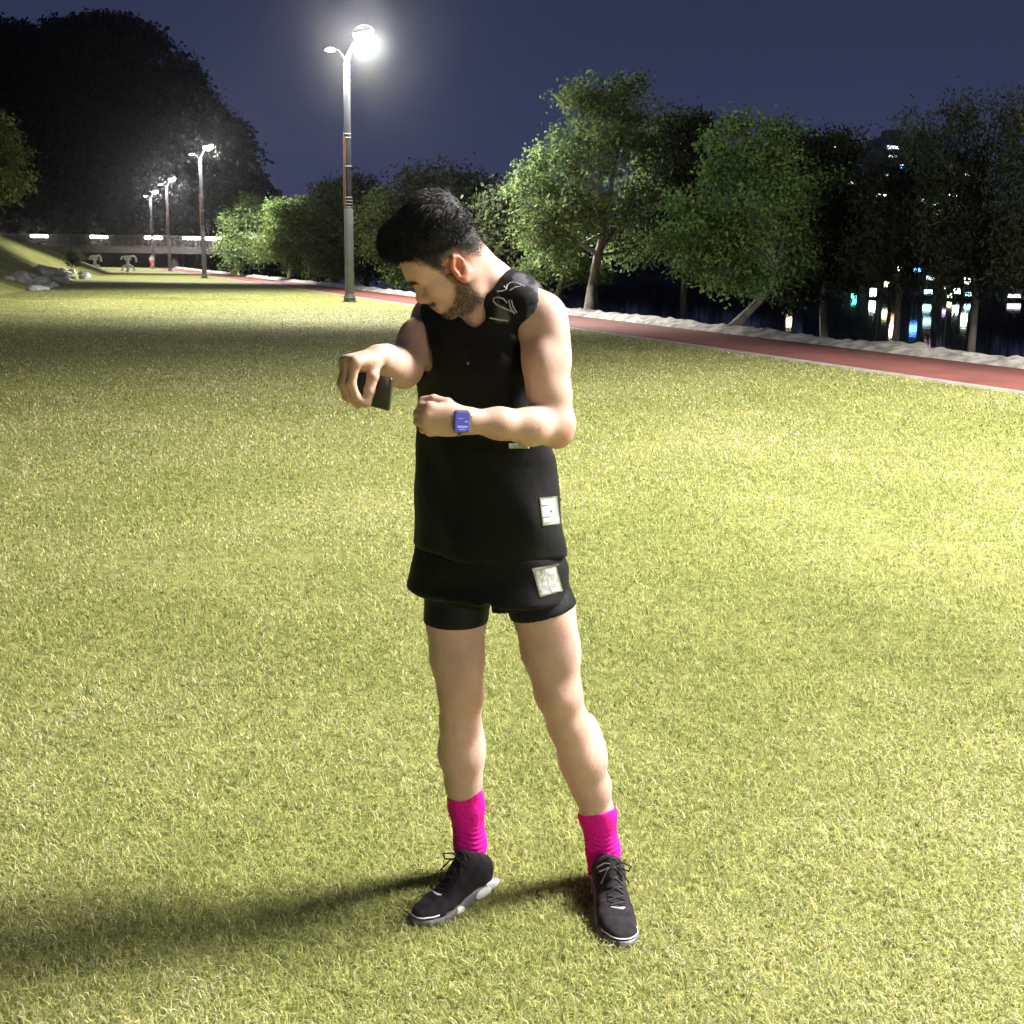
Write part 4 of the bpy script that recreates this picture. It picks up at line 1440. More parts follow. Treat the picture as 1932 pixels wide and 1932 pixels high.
def blend(mask, c):
    global col
    col = col * (1 - mask[:, None]) + np.array(c) * mask[:, None]


# redder knees, elbows, knuckles, ears
for p, r_, m_ in [(legR_pts[3], 0.07, 0.40), (legL_pts[3], 0.07, 0.40), (at(1052, 815, 2.52), 0.06, 0.35), (H(-0.012, 0.082, 0), 0.040, 0.90), (H(-0.012, -0.082, 0), 0.038, 0.75)]:
    dd = np.linalg.norm(BV - p, axis=1)
    blend(m_ * (1 - sstep(dd, r_ * 0.5, r_)), (0.55, 0.17, 0.11))
for k in kn:
    blend(0.35 * (1 - sstep(np.linalg.norm(BV - k, axis=1), 0.006, 0.018)), (0.50, 0.22, 0.15))
# forearms and hands tanned
for p in (WL, KC):
    blend(0.30 * (1 - sstep(np.linalg.norm(BV - p, axis=1), 0.07, 0.16)), (0.40, 0.22, 0.14))
# cropped hair on the scalp, fading out above the ears and at the nape
line = np.interp(hx, [-0.11, -0.07, -0.03, 0.0, 0.022, 0.040, 0.055, 0.075, 0.11], [-0.028, -0.030, 0.020, 0.016, -0.006, 0.040, 0.062, 0.098, 0.104])
fade = sstep(hz - line + 0.006 * vnoise(q, 300, 5), -0.004, 0.034) * near_head * (1 - ((np.abs(hy) > 0.073) & (np.abs(hx + 0.012) < 0.024) & (hz < 0.034)))
blend(fade * (0.62 + 0.38 * sstep(hz - line, 0.01, 0.05)), (0.022, 0.020, 0.022))
# beard along jaw, chin and lip
jaw = sstep(np.interp(hx, [-0.02, 0.015, 0.035, 0.060, 0.09], [-0.012, -0.014, -0.042, -0.060, -0.064]) - hz, -0.008, 0.012)
jaw *= sstep(hx, -0.020, 0.006) * (1 - sstep(-hz, 0.098, 0.112)) * near_head
mous = np.exp(-((hz + 0.034) / 0.0065) ** 2) * sstep(hx, 0.075, 0.088) * (np.abs(hy) < 0.030)
sideb = sstep(hx, 0.000, 0.006) * (1 - sstep(hx, 0.020, 0.028)) * sstep(hz, -0.03, -0.015) * (1 - sstep(hz, 0.0, 0.02)) * (np.abs(hy) > 0.05)
beard = np.clip(np.maximum(np.maximum(jaw * 0.72, mous * 0.75), sideb * 0.6) * (0.85 + 0.3 * vnoise(q, 420, 8)), 0, 0.9) * near_head
blend(beard, (0.040, 0.030, 0.025))
lipm = (np.exp(-((hz + 0.050) / 0.010) ** 2) * sstep(hx, 0.088, 0.094) * (np.abs(hy) < 0.024)) * near_head
blend(lipm * 0.6, (0.42, 0.16, 0.13))
# brow and lash line
brow_all = np.zeros(len(BV))
for s in (1, -1):
    t = np.clip((hy * s - 0.012) / 0.038, 0, 1)
    bz = 0.0375 + 0.006 * np.sin(t * 2.6) - 0.004 * t
    brow = np.exp(-((hz - bz) / 0.0066) ** 2) * (hy * s > 0.008) * (hy * s < 0.052) * (hx > 0.055) * near_head
    brow_all = np.maximum(brow_all, brow)
    blend(np.clip(brow * 0.85, 0, 1), (0.025, 0.020, 0.018))
    lash = np.exp(-((hz - 0.013) / 0.0026) ** 2) * (hy * s > 0.018) * (hy * s < 0.046) * (hx > 0.07) * near_head
    blend(lash * 0.8, (0.03, 0.022, 0.02))
set_color(body_o.data, 'tint', col)

# ---- hair
hair_m, hnt, hb = new_mat('black_hair')
hb.inputs['Base Color'].default_value = (0.012, 0.011, 0.012, 1)
hb.inputs['Roughness'].default_value = 0.58
hb.inputs['Specular IOR Level'].default_value = 0.28
cap = union([
    hell((-0.018, 0, 0.074), (0.098, 0.0785, 0.084)),
    hell((0.036, 0, 0.126), (0.056, 0.064, 0.050)),
    hell((-0.058, 0, 0.116), (0.060, 0.062, 0.062)),
], 0.03)
cut_n = HR @ nrm(V3(0.40, 0, -1.0))
cap = inter(cap, half(cut_n, H(0, 0, 0.058), 1.0), 0.010)
cap = inter(cap, half(HR @ nrm(V3(0.75, 0, -0.66)), H(0.078, 0, 0.100), 1.0), 0.012)
cap = warp(cap, lambda P: 0.0014 * vnoise(P, 200, 11))
cap_V, cap_Q = polygonize(cap, HO - 0.24, HO + 0.24, 0.0036)
ns = 30000
rs = np.random.default_rng(21)
cq = (cap_V - HO) @ HR
tri_c = cap_V[cap_Q].mean(1)
e1 = cap_V[cap_Q[:, 2]] - cap_V[cap_Q[:, 0]]; e2 = cap_V[cap_Q[:, 3]] - cap_V[cap_Q[:, 1]]
nn = np.cross(e1, e2); nn /= np.linalg.norm(nn, axis=1)[:, None] + 1e-9


def strands(root, d0, d1, length, width):
    """two-bend hair ribbons"""
    n = len(root)
    p1 = root + d0 * (length * 0.5)[:, None]
    p2 = p1 + d1 * (length * 0.5)[:, None]
    side = np.cross(d0, rs.normal(0, 1, (n, 3))); side /= np.linalg.norm(side, axis=1)[:, None] + 1e-9
    w = np.asarray(width)[:, None] * side
    V = np.stack([root - w, root + w, p1 - w * 0.8, p1 + w * 0.8, p2], 1).reshape(-1, 3)
    b = np.arange(n)[:, None] * 5
    return V, b + np.array([[0, 1, 3, 2]]), b + np.array([[2, 3, 4]])


idx = rs.integers(0, len(tri_c), ns)
rt = tri_c[idx] + rs.normal(0, 0.0012, (ns, 3)) - nn[idx] * 0.002
rq = (rt - HO) @ HR / HS
top = sstep(rq[:, 2], 0.085, 0.135)
ff = rs.normal(0, 0.20, (ns, 3)) + nn[idx] * (0.30 + 0.22 * top)[:, None] + HR[:, 0] * (0.15 + 0.75 * top)[:, None] + HR[:, 2] * (-0.45 + 0.55 * top)[:, None] + HR[:, 1] * (0.25 * top)[:, None]
ff /= np.linalg.norm(ff, axis=1)[:, None]
f2 = ff + HR[:, 0] * 0.35 * top[:, None] - HR[:, 2] * 0.35 + rs.normal(0, 0.15, (ns, 3)); f2 /= np.linalg.norm(f2, axis=1)[:, None]
Ls = (0.009 + 0.013 * top) * rs.uniform(0.6, 1.25, ns)
hv, hq, ht = strands(rt, ff, f2, Ls, rs.uniform(0.00035, 0.0008, ns))
# clipped hair over the fade and short beard, rooted in the skin
wgt = fade * 0.8
cand = np.where((wgt > 0.25) & near_head & (hz < 0.09))[0]
pick = rs.choice(cand, 9000)
rt2 = BV[pick] + rs.normal(0, 0.0012, (9000, 3))
out2 = nrm(V3(0, 0, 0) + 1e-9) * 0 + (rt2 - H(-0.01, 0, 0.05)); out2 /= np.linalg.norm(out2, axis=1)[:, None]
d2 = out2 * 0.6 - HR[:, 2] * 0.7 + rs.normal(0, 0.35, (9000, 3)); d2 /= np.linalg.norm(d2, axis=1)[:, None]
hv2, hq2, ht2 = strands(rt2, d2, d2, 0.0055 * rs.uniform(0.5, 1.2, 9000) * (0.4 + 0.6 * wgt[pick]), np.full(9000, 0.0003))
o1, o2 = len(cap_V), len(cap_V) + len(hv)
hair_me = np_mesh('hair', np.concatenate([cap_V, hv, hv2]) - MAN, tris=np.concatenate([ht + o1, ht2 + o2]), quads=np.concatenate([cap_Q, hq + o1, hq2 + o2]))
hair_o = link_mesh('hair', hair_me, hair_m, man)
bc = np.where((beard > 0.35) & near_head)[0]
pb = np.concatenate([rs.choice(bc, 4500), rs.choice(np.where(brow_all > 0.45)[0], 420)])
rt3 = BV[pb] + rs.normal(0, 0.001, (len(pb), 3))
out3 = rt3 - H(0.02, 0, -0.02); out3 /= np.linalg.norm(out3, axis=1)[:, None]
d3 = out3 * 0.7 - HR[:, 2] * 0.6 + HR[:, 0] * 0.2 + rs.normal(0, 0.4, (len(pb), 3)); d3 /= np.linalg.norm(d3, axis=1)[:, None]
bv, bq, bt = strands(rt3, d3, d3, 0.0065 * rs.uniform(0.5, 1.3, len(pb)), np.full(len(pb), 0.00028))
beard_m, _n, bb_ = new_mat('beard_hair')
bb_.inputs['Base Color'].default_value = (0.045, 0.032, 0.026, 1)
bb_.inputs['Roughness'].default_value = 0.5
link_mesh('beard', np_mesh('beard', bv - MAN, tris=bt, quads=bq), beard_m, man)

# sparse dark hair on shins, thighs and forearms
sel = []
for a_, b_, rad_ in ((legR_pts[3], legR_pts[7], 0.09), (legL_pts[3], legL_pts[7], 0.09), (legR_pts[1], legR_pts[3], 0.09), (legL_pts[1], legL_pts[3], 0.09), (at(1000, 805, 2.475), WL, 0.06)):
    t_ = ((BV - a_) @ (b_ - a_)) / ((b_ - a_) @ (b_ - a_))
    dd = np.linalg.norm(BV - a_ - np.clip(t_, 0, 1)[:, None] * (b_ - a_), axis=1)
    c_ = np.where((t_ > 0) & (t_ < 1) & (dd < rad_))[0]
    sel.append(rs.choice(c_, 1500 if rad_ > 0.07 else 500))
sel = np.concatenate(sel)
bo = BV[sel]
dn = V3(0, 0, -1) + rs.normal(0, 0.45, (len(sel), 3)); dn /= np.linalg.norm(dn, axis=1)[:, None]
lv, lq, lt = strands(bo + rs.normal(0, 0.0012, bo.shape), dn, dn, rs.uniform(0.006, 0.013, len(sel)), np.full(len(sel), 0.00016))
link_mesh('body_hair', np_mesh('body_hair', lv - MAN, tris=lt, quads=lq), beard_m, man)


# ---- clothes
def cloth_mat(name, c, rough, weave=900.0, sheen=0.0, bump=0.35):
    m, nt, b = new_mat(name)
    b.inputs['Base Color'].default_value = (*c, 1)
    b.inputs['Roughness'].default_value = rough
    b.inputs['Specular IOR Level'].default_value = 0.16
    b.inputs['Sheen Weight'].default_value = sheen
    b.inputs['Sheen Roughness'].default_value = 0.5
    tc = N(nt, 'ShaderNodeTexCoord')
    nz = N(nt, 'ShaderNodeTexNoise')
    nz.inputs['Scale'].default_value = weave
    nz.inputs['Detail'].default_value = 2
    n3 = N(nt, 'ShaderNodeTexNoise')
    n3.inputs['Scale'].default_value = 22
    n3.inputs['Detail'].default_value = 3
    nt.links.new(tc.outputs['Object'], nz.inputs['Vector'])
    nt.links.new(tc.outputs['Object'], n3.inputs['Vector'])
    ad = N(nt, 'ShaderNodeMath', operation='MULTIPLY_ADD')
    ad.inputs[1].default_value = 6.0
    nt.links.new(n3.outputs['Fac'], ad.inputs[0])
    nt.links.new(nz.outputs['Fac'], ad.inputs[2])
    bp = N(nt, 'ShaderNodeBump')
    bp.inputs['Strength'].default_value = bump
    bp.inputs['Distance'].default_value = 0.002
    nt.links.new(ad.outputs[0], bp.inputs['Height'])
    nt.links.new(bp.outputs[0], b.inputs['Normal'])
    return m


m_top = cloth_mat('black_jersey', (0.010, 0.010, 0.012), 0.62, sheen=0.05)
m_short = cloth_mat('black_woven', (0.005, 0.005, 0.0065), 0.6, sheen=0.03)
m_tight = cloth_mat('black_stretch', (0.009, 0.010, 0.013), 0.5)
m_sock = cloth_mat('pink_knit', (0.72, 0.012, 0.29), 0.85, weave=420.0, bump=0.9)

zt, zb = at(900, 560, 2.68)[2], at(900, 1030, 2.71)[2]
f_low = folds(3, 0.0095, (0.9, 0.3, 0.25), 34)
f_chest = folds(4, 0.0055, (0.35, 0.3, 0.85), 44)


def top_wr(P):
    k = sstep(zt - P[:, 2], 0.10, 0.45)
    return f_low(P) * (0.25 + 0.9 * k) + f_chest(P) * (1 - 0.5 * k)


shirt = rows_to_loft(trunk_rows, 0.0, wr=top_wr)
straps = union([
    chain([at(934, 548, 2.66), at(975, 564, 2.61), at(1016, 584, 2.572)], [0.054, 0.051, 0.052], 0.01),
    chain([at(905, 560, 2.71), at(860, 582, 2.76), SR], [0.056, 0.052, 0.053], 0.01)], 0.0)
shell = warp(union([rows_to_loft(trunk_rows, -0.012), trapL, trapR, clav], 0.04), lambda P: P[:, 2] * 0 - 0.0085)
shirt = union([shirt, shell], 0.015)
arm_hole = union([chain([SL + V3(0.05, 0, 0.055), SL + V3(0.016, 0, -0.02), at(1035, 690, 2.54), at(1052, 770, 2.525)], [0.052, 0.062, 0.058, 0.045]),
                  chain([SR + V3(-0.045, 0, 0.05), SR + V3(-0.014, 0, -0.02), at(786, 655, 2.69), at(760, 700, 2.60)], [0.050, 0.058, 0.054, 0.05])])
shirt = minus(shirt, arm_hole, 0.004)
neck_hole = union([rc(H(-0.034, 0, -0.030), at(936, 556, 2.68), 0.062, 0.069),
                   rc(H(0.02, 0, -0.07), at(903, 586, 2.63), 0.044, 0.056),
                   rc(at(903, 585, 2.63), at(888, 611, 2.50), 0.042, 0.003)], 0.008)
shirt = minus(shirt, neck_hole, 0.004)
shirt_o, SV, SQ = sdf_object('sleeveless_top', shirt, (-0.36, 2.38, zb - 0.03), (0.26, 3.02, 1.60), 0.0042, m_top, man, MAN, smooth=1)
# bound edge of the armhole: a soft tube along where the cloth meets the opening is part of the top's mesh already

sh_rows = [(985, 793, 1040, 2.715, -28), (1022, 785, 1052, 2.71, -28), (1034, 779, 1057, 2.71, -28), (1055, 776, 1062, 2.71, -27), (1082, 771, 1068, 2.71, -26), (1110, 766, 1076, 2.71, -24), (1132, 770, 1078, 2.71, -24)]
f_sh = folds(9, 0.005, (0.25, 0.1, 0.95), 42)
pel = rows_to_loft(sh_rows, -0.004, ratio=0.66, wr=f_sh, expo=2.6)
tubeR = chain([at(872, 1040, 2.74), at(849, 1085, 2.735), at(843, 1190, 2.735)], [0.084, 0.090, 0.094], 0.0)
tubeL = chain([at(985, 1040, 2.69), at(998, 1085, 2.685), at(1002, 1200, 2.675)], [0.084, 0.090, 0.092], 0.0)
tubeR = warp(tubeR, folds(12, 0.005, (0.8, 0.3, 0.3), 30))
tubeL = warp(tubeL, folds(13, 0.005, (0.3, 0.2, 0.9), 36))


def cut_below(node, p, q, Y, k=0.003):
    a, b = at(*p, Y), at(*q, Y)
    v = nrm((a + b) / 2 - np.array([0, 0, CAM_H]))
    n = np.cross(b - a, V3(v[0], v[1], 0))
    n = nrm(n)
    if n[2] > 0: n = -n
    return inter(node, half(n, a, 3.0), k)


legs_sh = union([cut_below(tubeR, (766, 1114), (915, 1160), 2.66), cut_below(tubeL, (924, 1164), (1077, 1119), 2.62)], 0.0)
pel = inter(pel, half((0, 0, -1), at(922, 1128, 2.66), 3.0), 0.01)
shorts = union([pel, legs_sh], 0.02)
gap = rc(at(919, 1146, 2.50), at(921, 1146, 2.95), 0.010, 0.006)
gap2 = union([gap, rc(at(918, 1172, 2.50), at(921, 1172, 2.95), 0.013, 0.013)], 0.02)
shorts = minus(shorts, gap2, 0.008)
shorts_o, HVv, HQq = sdf_object('shorts', shorts, (-0.34, 2.40, 0.60), (0.26, 3.02, 1.06), 0.0042, m_short, man, MAN, smooth=1)
for nm, pts, rad, a, b in (('R', legR_pts, legR_rad, (800, 1172), (915, 1172)), ('L', legL_pts, legL_rad, (966, 1168), (1078, 1140))):
    t = chain([pts[0], pts[1], pts[2]], [rad[0] + 0.004, rad[1] + 0.0095, rad[2] + 0.0095], 0.01)

    t = cut_below(t, a, b, pts[1][1])
    t = inter(t, half((0, 0, 1), pts[0] - V3(0, 0, 0.04), 3.0))
    sdf_object('inner_tights', t, pts[1] - 0.20, pts[1] + 0.22, 0.0042, m_tight, man, MAN, smooth=1)

# socks
for pts, rad, a, b, sd in ((legR_pts, legR_rad, (846, 1501), (909, 1486), 1), (legL_pts, legL_rad, (1094, 1535), (1159, 1523), 2)):
    an = pts[8]
    t = chain([pts[6], pts[7], an, an + V3(0, 0.01, -0.06)], [rad[6] + 0.0075, rad[7] + 0.0085, rad[8] + 0.006, 0.037], 0.02)
    p0 = pts[7]

    def sw(P, an=an, p0=p0):
        k = np.clip((p0[2] - 0.025 - P[:, 2]) / 0.05, 0, 1)
        return k * 0.0016 * np.sin(P[:, 2] * 460 + 2.2 * np.sin(P[:, 0] * 60) + P[:, 1] * 50)
    t = warp(t, sw)
    A, B = at(*a, pts[7][1]), at(*b, pts[7][1])
    n = np.cross(B - A, V3(0, 1, -0.28))
    if n[2] < 0: n = -n
    t = inter(t, half(n, A, 3.0), 0.002)
    sdf_object('sock', t, an - 0.10, an + 0.20, 0.003, m_sock, man, MAN, smooth=1)

# shoes ------------------------------------------------------------
m_upper = noise_mat('black_knit_upper', (0.010, 0.009, 0.013), (0.026, 0.020, 0.028), scale=60, rough=0.75, bump=0.5, bump_scale=700, spec=0.3)
m_mid = noise_mat('shoe_midsole', (0.07, 0.07, 0.08), (0.20, 0.20, 0.21), scale=30, rough=0.5, bump=0.15, bump_scale=200)
m_white = noise_mat('white_foam', (0.62, 0.62, 0.60), (0.80, 0.80, 0.78), scale=40, rough=0.5)
m_out = noise_mat('black_rubber', (0.008, 0.008, 0.009), (0.016, 0.016, 0.016), scale=50, rough=0.7)
m_mark = noise_mat('white_reflective', (0.82, 0.82, 0.84), (0.9, 0.9, 0.9), scale=20, rough=0.4)


def shoe(heel, toe, sd):
    heel = np.asarray(heel, float).copy(); toe = np.asarray(toe, float).copy()
    heel[2] = toe[2] = -0.010
    fx = nrm(toe - heel); L = np.linalg.norm(toe - heel)
    k = L / 0.285
    fy = np.cross(V3(0, 0, 1), fx)
    R = np.stack([fy, V3(0, 0, 1), fx], 1)     # loft local: x = left, y = up, z = forward
    s = sd                                      # +1: inner side is on the right (left shoe)
    up = [(0.004, 0, 0.062, 0.022, 0.030), (0.020, 0, 0.062, 0.032, 0.040), (0.050, 0, 0.064, 0.035, 0.046), (0.085, 0, 0.062, 0.035, 0.044), (0.115, -0.002 * s, 0.056, 0.036, 0.040),
          (0.150, -0.004 * s, 0.049, 0.040, 0.033), (0.190, -0.005 * s, 0.043, 0.044, 0.027), (0.225, -0.005 * s, 0.039, 0.043, 0.023), (0.255, -0.002 * s, 0.036, 0.036, 0.020), (0.275, 0, 0.034, 0.024, 0.014), (0.283, 0, 0.033, 0.012, 0.008)]
    upn = loft(heel, R, [(z * k, a, b, c * k, d) for z, a, b, c, d in up], 2.3, folds(30 + sd, 0.0012, nrm(fx), 150))
    collar = chain([heel + fx * 0.045 * k + V3(0, 0, 0.074), heel + fx * 0.075 * k + V3(0, 0, 0.090)], [0.033, 0.035], 0)
    tongue = rc(heel + fx * 0.135 * k + V3(0, 0, 0.082), heel + fx * 0.098 * k + V3(0, 0, 0.122), 0.020, 0.019)
    upn = union([upn, collar, tongue], 0.022)
    so = [(-0.006, 0, 0.030, 0.020, 0.018), (0.010, 0, 0.026, 0.034, 0.022), (0.050, 0, 0.024, 0.040, 0.022), (0.100, -0.003 * s, 0.023, 0.037, 0.021), (0.150, -0.005 * s, 0.020, 0.043, 0.019),
          (0.200, -0.006 * s, 0.018, 0.050, 0.016), (0.235, -0.005 * s, 0.018, 0.047, 0.0145), (0.265, -0.002 * s, 0.020, 0.036, 0.012), (0.283, 0, 0.023, 0.020, 0.009), (0.290, 0, 0.025, 0.010, 0.006)]
    son = loft(heel, R, [(z * k, a, b, c * k, d) for z, a, b, c, d in so], 3.2)
    # a waist line round the midsole
    lo_, hi_ = np.minimum(heel, toe) - 0.08, np.maximum(heel, toe) + 0.08
    lo_[2], hi_[2] = -0.012, 0.16
    up_o, uv, uq = sdf_object('shoe_upper', minus(upn, son), lo_, hi_, 0.003, m_upper, None, (0, 0, 0), smooth=1)
    mid = inter(son, half((0, 0, -1), heel + V3(0, 0, 0.009), 3.0))
    so_o, _, _ = sdf_object('midsole', mid, lo_, hi_, 0.003, m_mid, None, (0, 0, 0), smooth=1)
    ou = inter(warp(son, lambda P: P[:, 2] * 0 - 0.001), half((0, 0, 1), heel + V3(0, 0, 0.0095), 3.0))
    ou_o, _, _ = sdf_object('outsole', ou, lo_, hi_, 0.003, m_out, None, (0, 0, 0), smooth=1)
    # white foam pods on the inner side and heel
    inner = -s
    pods = []
    for z, w, hgt in ((0.020, 0.030, 0.032), (0.060, 0.036, 0.026), (0.165, 0.042, 0.020)):
        e = ell(heel + fx * z * k + fy * inner * (w - 0.003) + V3(0, 0, hgt), (0.009, 0.030 if z < 0.1 else 0.022, 0.013), np.stack([fy, fx, V3(0, 0, 1)], 1))
        pods.append(sdf_object('foam_pod', e, lo_, hi_, 0.003, m_white, None, (0, 0, 0), smooth=1)[0])
    # laces
    mb = MB()
    bv = BVHTree.FromPolygons([tuple(v) for v in uv], [tuple(int(i) for i in f) for f in uq])
    for j in range(6):
        z = (0.105 + 0.017 * j) * k
        for sg in (1, -1):
            pts = []
            for t in np.linspace(-1, 1, 9):
                o = heel + fx * (z + sg * t * 0.006) + fy * t * 0.020 + V3(0, 0, 0.2)
                h_ = bv.ray_cast(Vector(o), Vector((0, 0, -1)))
                if h_[0] is not None:
                    pts.append(Vector(h_[0]) + Vector((0, 0, 0.0012)))
            if len(pts) > 2:
                mb.tube(pts, 0.0022, 6)
    # bow loops on the tongue
    tp = heel + fx * 0.110 * k + V3(0, 0, 0.126)
    for sg in (1, -1):
        mb.tube([tp, tp + fy * sg * 0.022 + V3(0, 0, 0.010) + fx * 0.01, tp + fy * sg * 0.042 + V3(0, 0, 0.004) + fx * 0.02, tp + fy * sg * 0.036 - V3(0, 0, 0.008) + fx * 0.02, tp + fx * 0.004], 0.0022, 6)
        mb.tube([tp, tp + fy * sg * 0.018 + fx * 0.02 - V3(0, 0, 0.004), tp + fy * sg * 0.034 + fx * 0.036 - V3(0, 0, 0.030)], 0.0020, 6)
    lace_o = mb.build('laces', m_out, None)
    # small white tick on the toe
    tick = [(-0.016, 0.004), (-0.010, -0.004), (-0.002, -0.005), (0.020, 0.005), (0.000, 0.000), (-0.008, 0.001)]
    bmt = bmesh.new()
    fc = []
    for a, b in tick:
        o = heel + fx * (0.205 * k - b * 1.0) - fy * a + V3(0, 0, 0.2)
        h_ = bv.ray_cast(Vector(o), Vector((0, 0, -1)))
        fc.append(bmt.verts.new(Vector(h_[0]) + Vector((0, 0, 0.0022)) if h_[0] is not None else Vector(o)))
    f = bmt.faces.new(fc)
    r = bmesh.ops.extrude_face_region(bmt, geom=[f])
    bmesh.ops.translate(bmt, verts=[v for v in r['geom'] if isinstance(v, bmesh.types.BMVert)], vec=(0, 0, -0.003))
    bmesh.ops.triangulate(bmt, faces=bmt.faces)
    met_ = bpy.data.meshes.new('tick_mark'); bmt.to_mesh(met_); bmt.free()
    tick_o = link_mesh('tick_mark', met_, m_mark, None, smooth=False)
    # thin pale line round the toe cap
    mb = MB()
    pts = []
    for t in np.linspace(-1.0, 1.0, 17):
        z = (0.268 - 0.055 * t * t) * k
        w = 0.047 * math.sin(t * 1.25)
        o = heel + fx * (z + 0.08) + fy * (w * 1.7 - 0.004 * s) + V3(0, 0, 0.036)
        d = nrm(heel + fx * 0.17 * k + V3(0, 0, 0.036) - o)
        h_ = bv.ray_cast(Vector(o), Vector(d))
        if h_[0] is not None:
            pts.append(h_[0])
    if len(pts) > 3:
        mb.tube(pts, 0.0018, 6)
        rim_o = mb.build('toe_line', m_mark, None)
    else:
        rim_o = None
    up_o.name = 'shoe'
    up_o.parent = man
    up_o.data.transform(Matrix.Translation(Vector(-MAN)))
    for o in [so_o, ou_o, lace_o, tick_o, rim_o] + pods:
        if o is not None:
            o.parent = up_o
            o.data.transform(Matrix.Translation(Vector(-MAN)))
    return up_o


heelR = gnd(921, 1672)
shoe(heelR, gnd(782, 1748), -1)
heelL = gnd(1139, 1668)
shoe(heelL, gnd(1178, 1792), 1)


# ---- patches printed or sewn on the clothes
def patch(name, V, Q, quad, nu, nv, mat, parent, lift=0.0018, thick=0.0015, colf=None):
    """sheet laid on a garment: quad gives its corners (tl, tr, br, bl) as seen in the photo"""
    bv = BVHTree.FromPolygons([tuple(v) for v in V], [tuple(int(i) for i in f) for f in Q])
    o0 = Vector((0, 0, CAM_H))
    tl, tr, br, bl = [np.array(p, float) for p in quad]
    P = np.zeros((nv + 1, nu + 1, 3)); last = None
    for j in range(nv + 1):
        for i in range(nu + 1):
            u, v = i / nu, j / nv
            p = (tl * (1 - u) + tr * u) * (1 - v) + (bl * (1 - u) + br * u) * v
            d = Vector(ray(*p)).normalized()
            h_ = bv.ray_cast(o0, d)
            if h_[0] is None:
                P[j, i] = np.array(last) if last is not None else at(*p, 2.6)
            else:
                last = h_[0] + h_[1] * lift if h_[1].dot(d) < 0 else h_[0] - h_[1] * lift
                P[j, i] = last
    bm = bmesh.new()
    vs = [[bm.verts.new(P[j, i]) for i in range(nu + 1)] for j in range(nv + 1)]
    for j in range(nv):
        for i in range(nu):
            bm.faces.new((vs[j][i], vs[j + 1][i], vs[j + 1][i + 1], vs[j][i + 1]))
    bmesh.ops.solidify(bm, geom=list(bm.faces), thickness=thick)
    bmesh.ops.translate(bm, verts=bm.verts, vec=Vector(-MAN))
    me = bpy.data.meshes.new(name); bm.to_mesh(me); bm.free()
    return link_mesh(name, me, mat, parent)


m_label = noise_mat('white_label', (0.86, 0.87, 0.92), (0.93, 0.93, 0.95), scale=30, rough=0.6)
m_label2 = noise_mat('worn_silver_label', (0.55, 0.55, 0.55), (0.86, 0.86, 0.85), scale=55, rough=0.55, bump=0.3, bump_scale=60)
m_ink = noise_mat('grey_ink', (0.45, 0.45, 0.50), (0.58, 0.58, 0.62), scale=60, rough=0.7)
m_print = noise_mat('grey_print', (0.10, 0.10, 0.115), (0.24, 0.24, 0.26), scale=90, rough=0.6)
m_silver = noise_mat('silver_print', (0.42, 0.42, 0.46), (0.60, 0.60, 0.64), scale=90, rough=0.45)
lab = patch('label_patch', SV, SQ, [(1017, 939), (1050, 936), (1056, 989), (1023, 992)], 8, 10, m_label, shirt_o)
lab.location = (0, 0, 0)
for a, b, c, d in [((1021, 953), (1034, 952), (1034, 953.4), (1021, 954.4)), ((1024, 975), (1036, 974), (1036, 975.4), (1024, 976.4)), ((1026, 985), (1040, 984), (1040, 985), (1026, 986)), ((1036, 963), (1040, 962.5), (1040, 966), (1036, 966.5)), ((1046, 943), (1046.8, 943), (1050.8, 984), (1050, 984))]:
    o = patch('printed_line', SV, SQ, [a, b, c, d], 2, 1, m_ink, lab, lift=0.0030, thick=0.0008)
lab2 = patch('label_patch', HVv, HQq, [(1004, 1072), (1048, 1065), (1061, 1115), (1018, 1128)], 8, 10, m_label2, shorts_o)
for q4 in [[(1003, 1073), (1052, 1064), (1053, 1067), (1004, 1077)]]:
    patch('label_edge', HVv, HQq, q4, 6, 1, m_label, lab2, lift=0.0030, thick=0.0012)
patch('hem_label', SV, SQ, [(960, 836), (998, 836), (998, 846), (960, 846)], 5, 2, m_label2, shirt_o)
# grey cloudy print on the left chest and shoulder, in the cloth itself
tcol = np.tile(np.array([0.0045, 0.0045, 0.006]), (len(SV), 1))
pa, pb_ = at(985, 545, 2.56), at(962, 672, 2.50)
tt = np.clip(((SV - pa) @ (pb_ - pa)) / ((pb_ - pa) @ (pb_ - pa)), 0, 1)
dist = np.linalg.norm(SV - pa - tt[:, None] * (pb_ - pa), axis=1)
msk = (1 - sstep(dist, 0.036, 0.056)) * sstep(vnoise(SV, 75, 44) + 0.35 * vnoise(SV, 190, 45), 0.10, 0.28)
tcol = tcol * (1 - msk[:, None]) + np.array([0.085, 0.085, 0.100]) * msk[:, None]
set_color(shirt_o.data, 'tint', tcol)
vc = m_top.node_tree.nodes.new('ShaderNodeVertexColor'); vc.layer_name = 'tint'
m_top.node_tree.links.new(vc.outputs['Color'], m_top.node_tree.nodes['Principled BSDF'].inputs['Base Color'])
patch('chest_mark', SV, SQ, [(881, 684), (885, 683), (886, 688), (882, 688)], 2, 2, m_silver, shirt_o, lift=0.0008, thick=0.0012)


def drawn(V, Q, pts, r, mat, parent, name='print_line'):
    bv = BVHTree.FromPolygons([tuple(v) for v in V], [tuple(int(i) for i in f) for f in Q])
    out = []
    for p in pts:
        d = Vector(ray(*p)).normalized()
        h_ = bv.ray_cast(Vector((0, 0, CAM_H)), d)
        if h_[0] is not None:
            out.append(h_[0] - Vector(MAN))
    if len(out) > 1:
        MB().tube(out, r, 6).build(name, mat, parent)


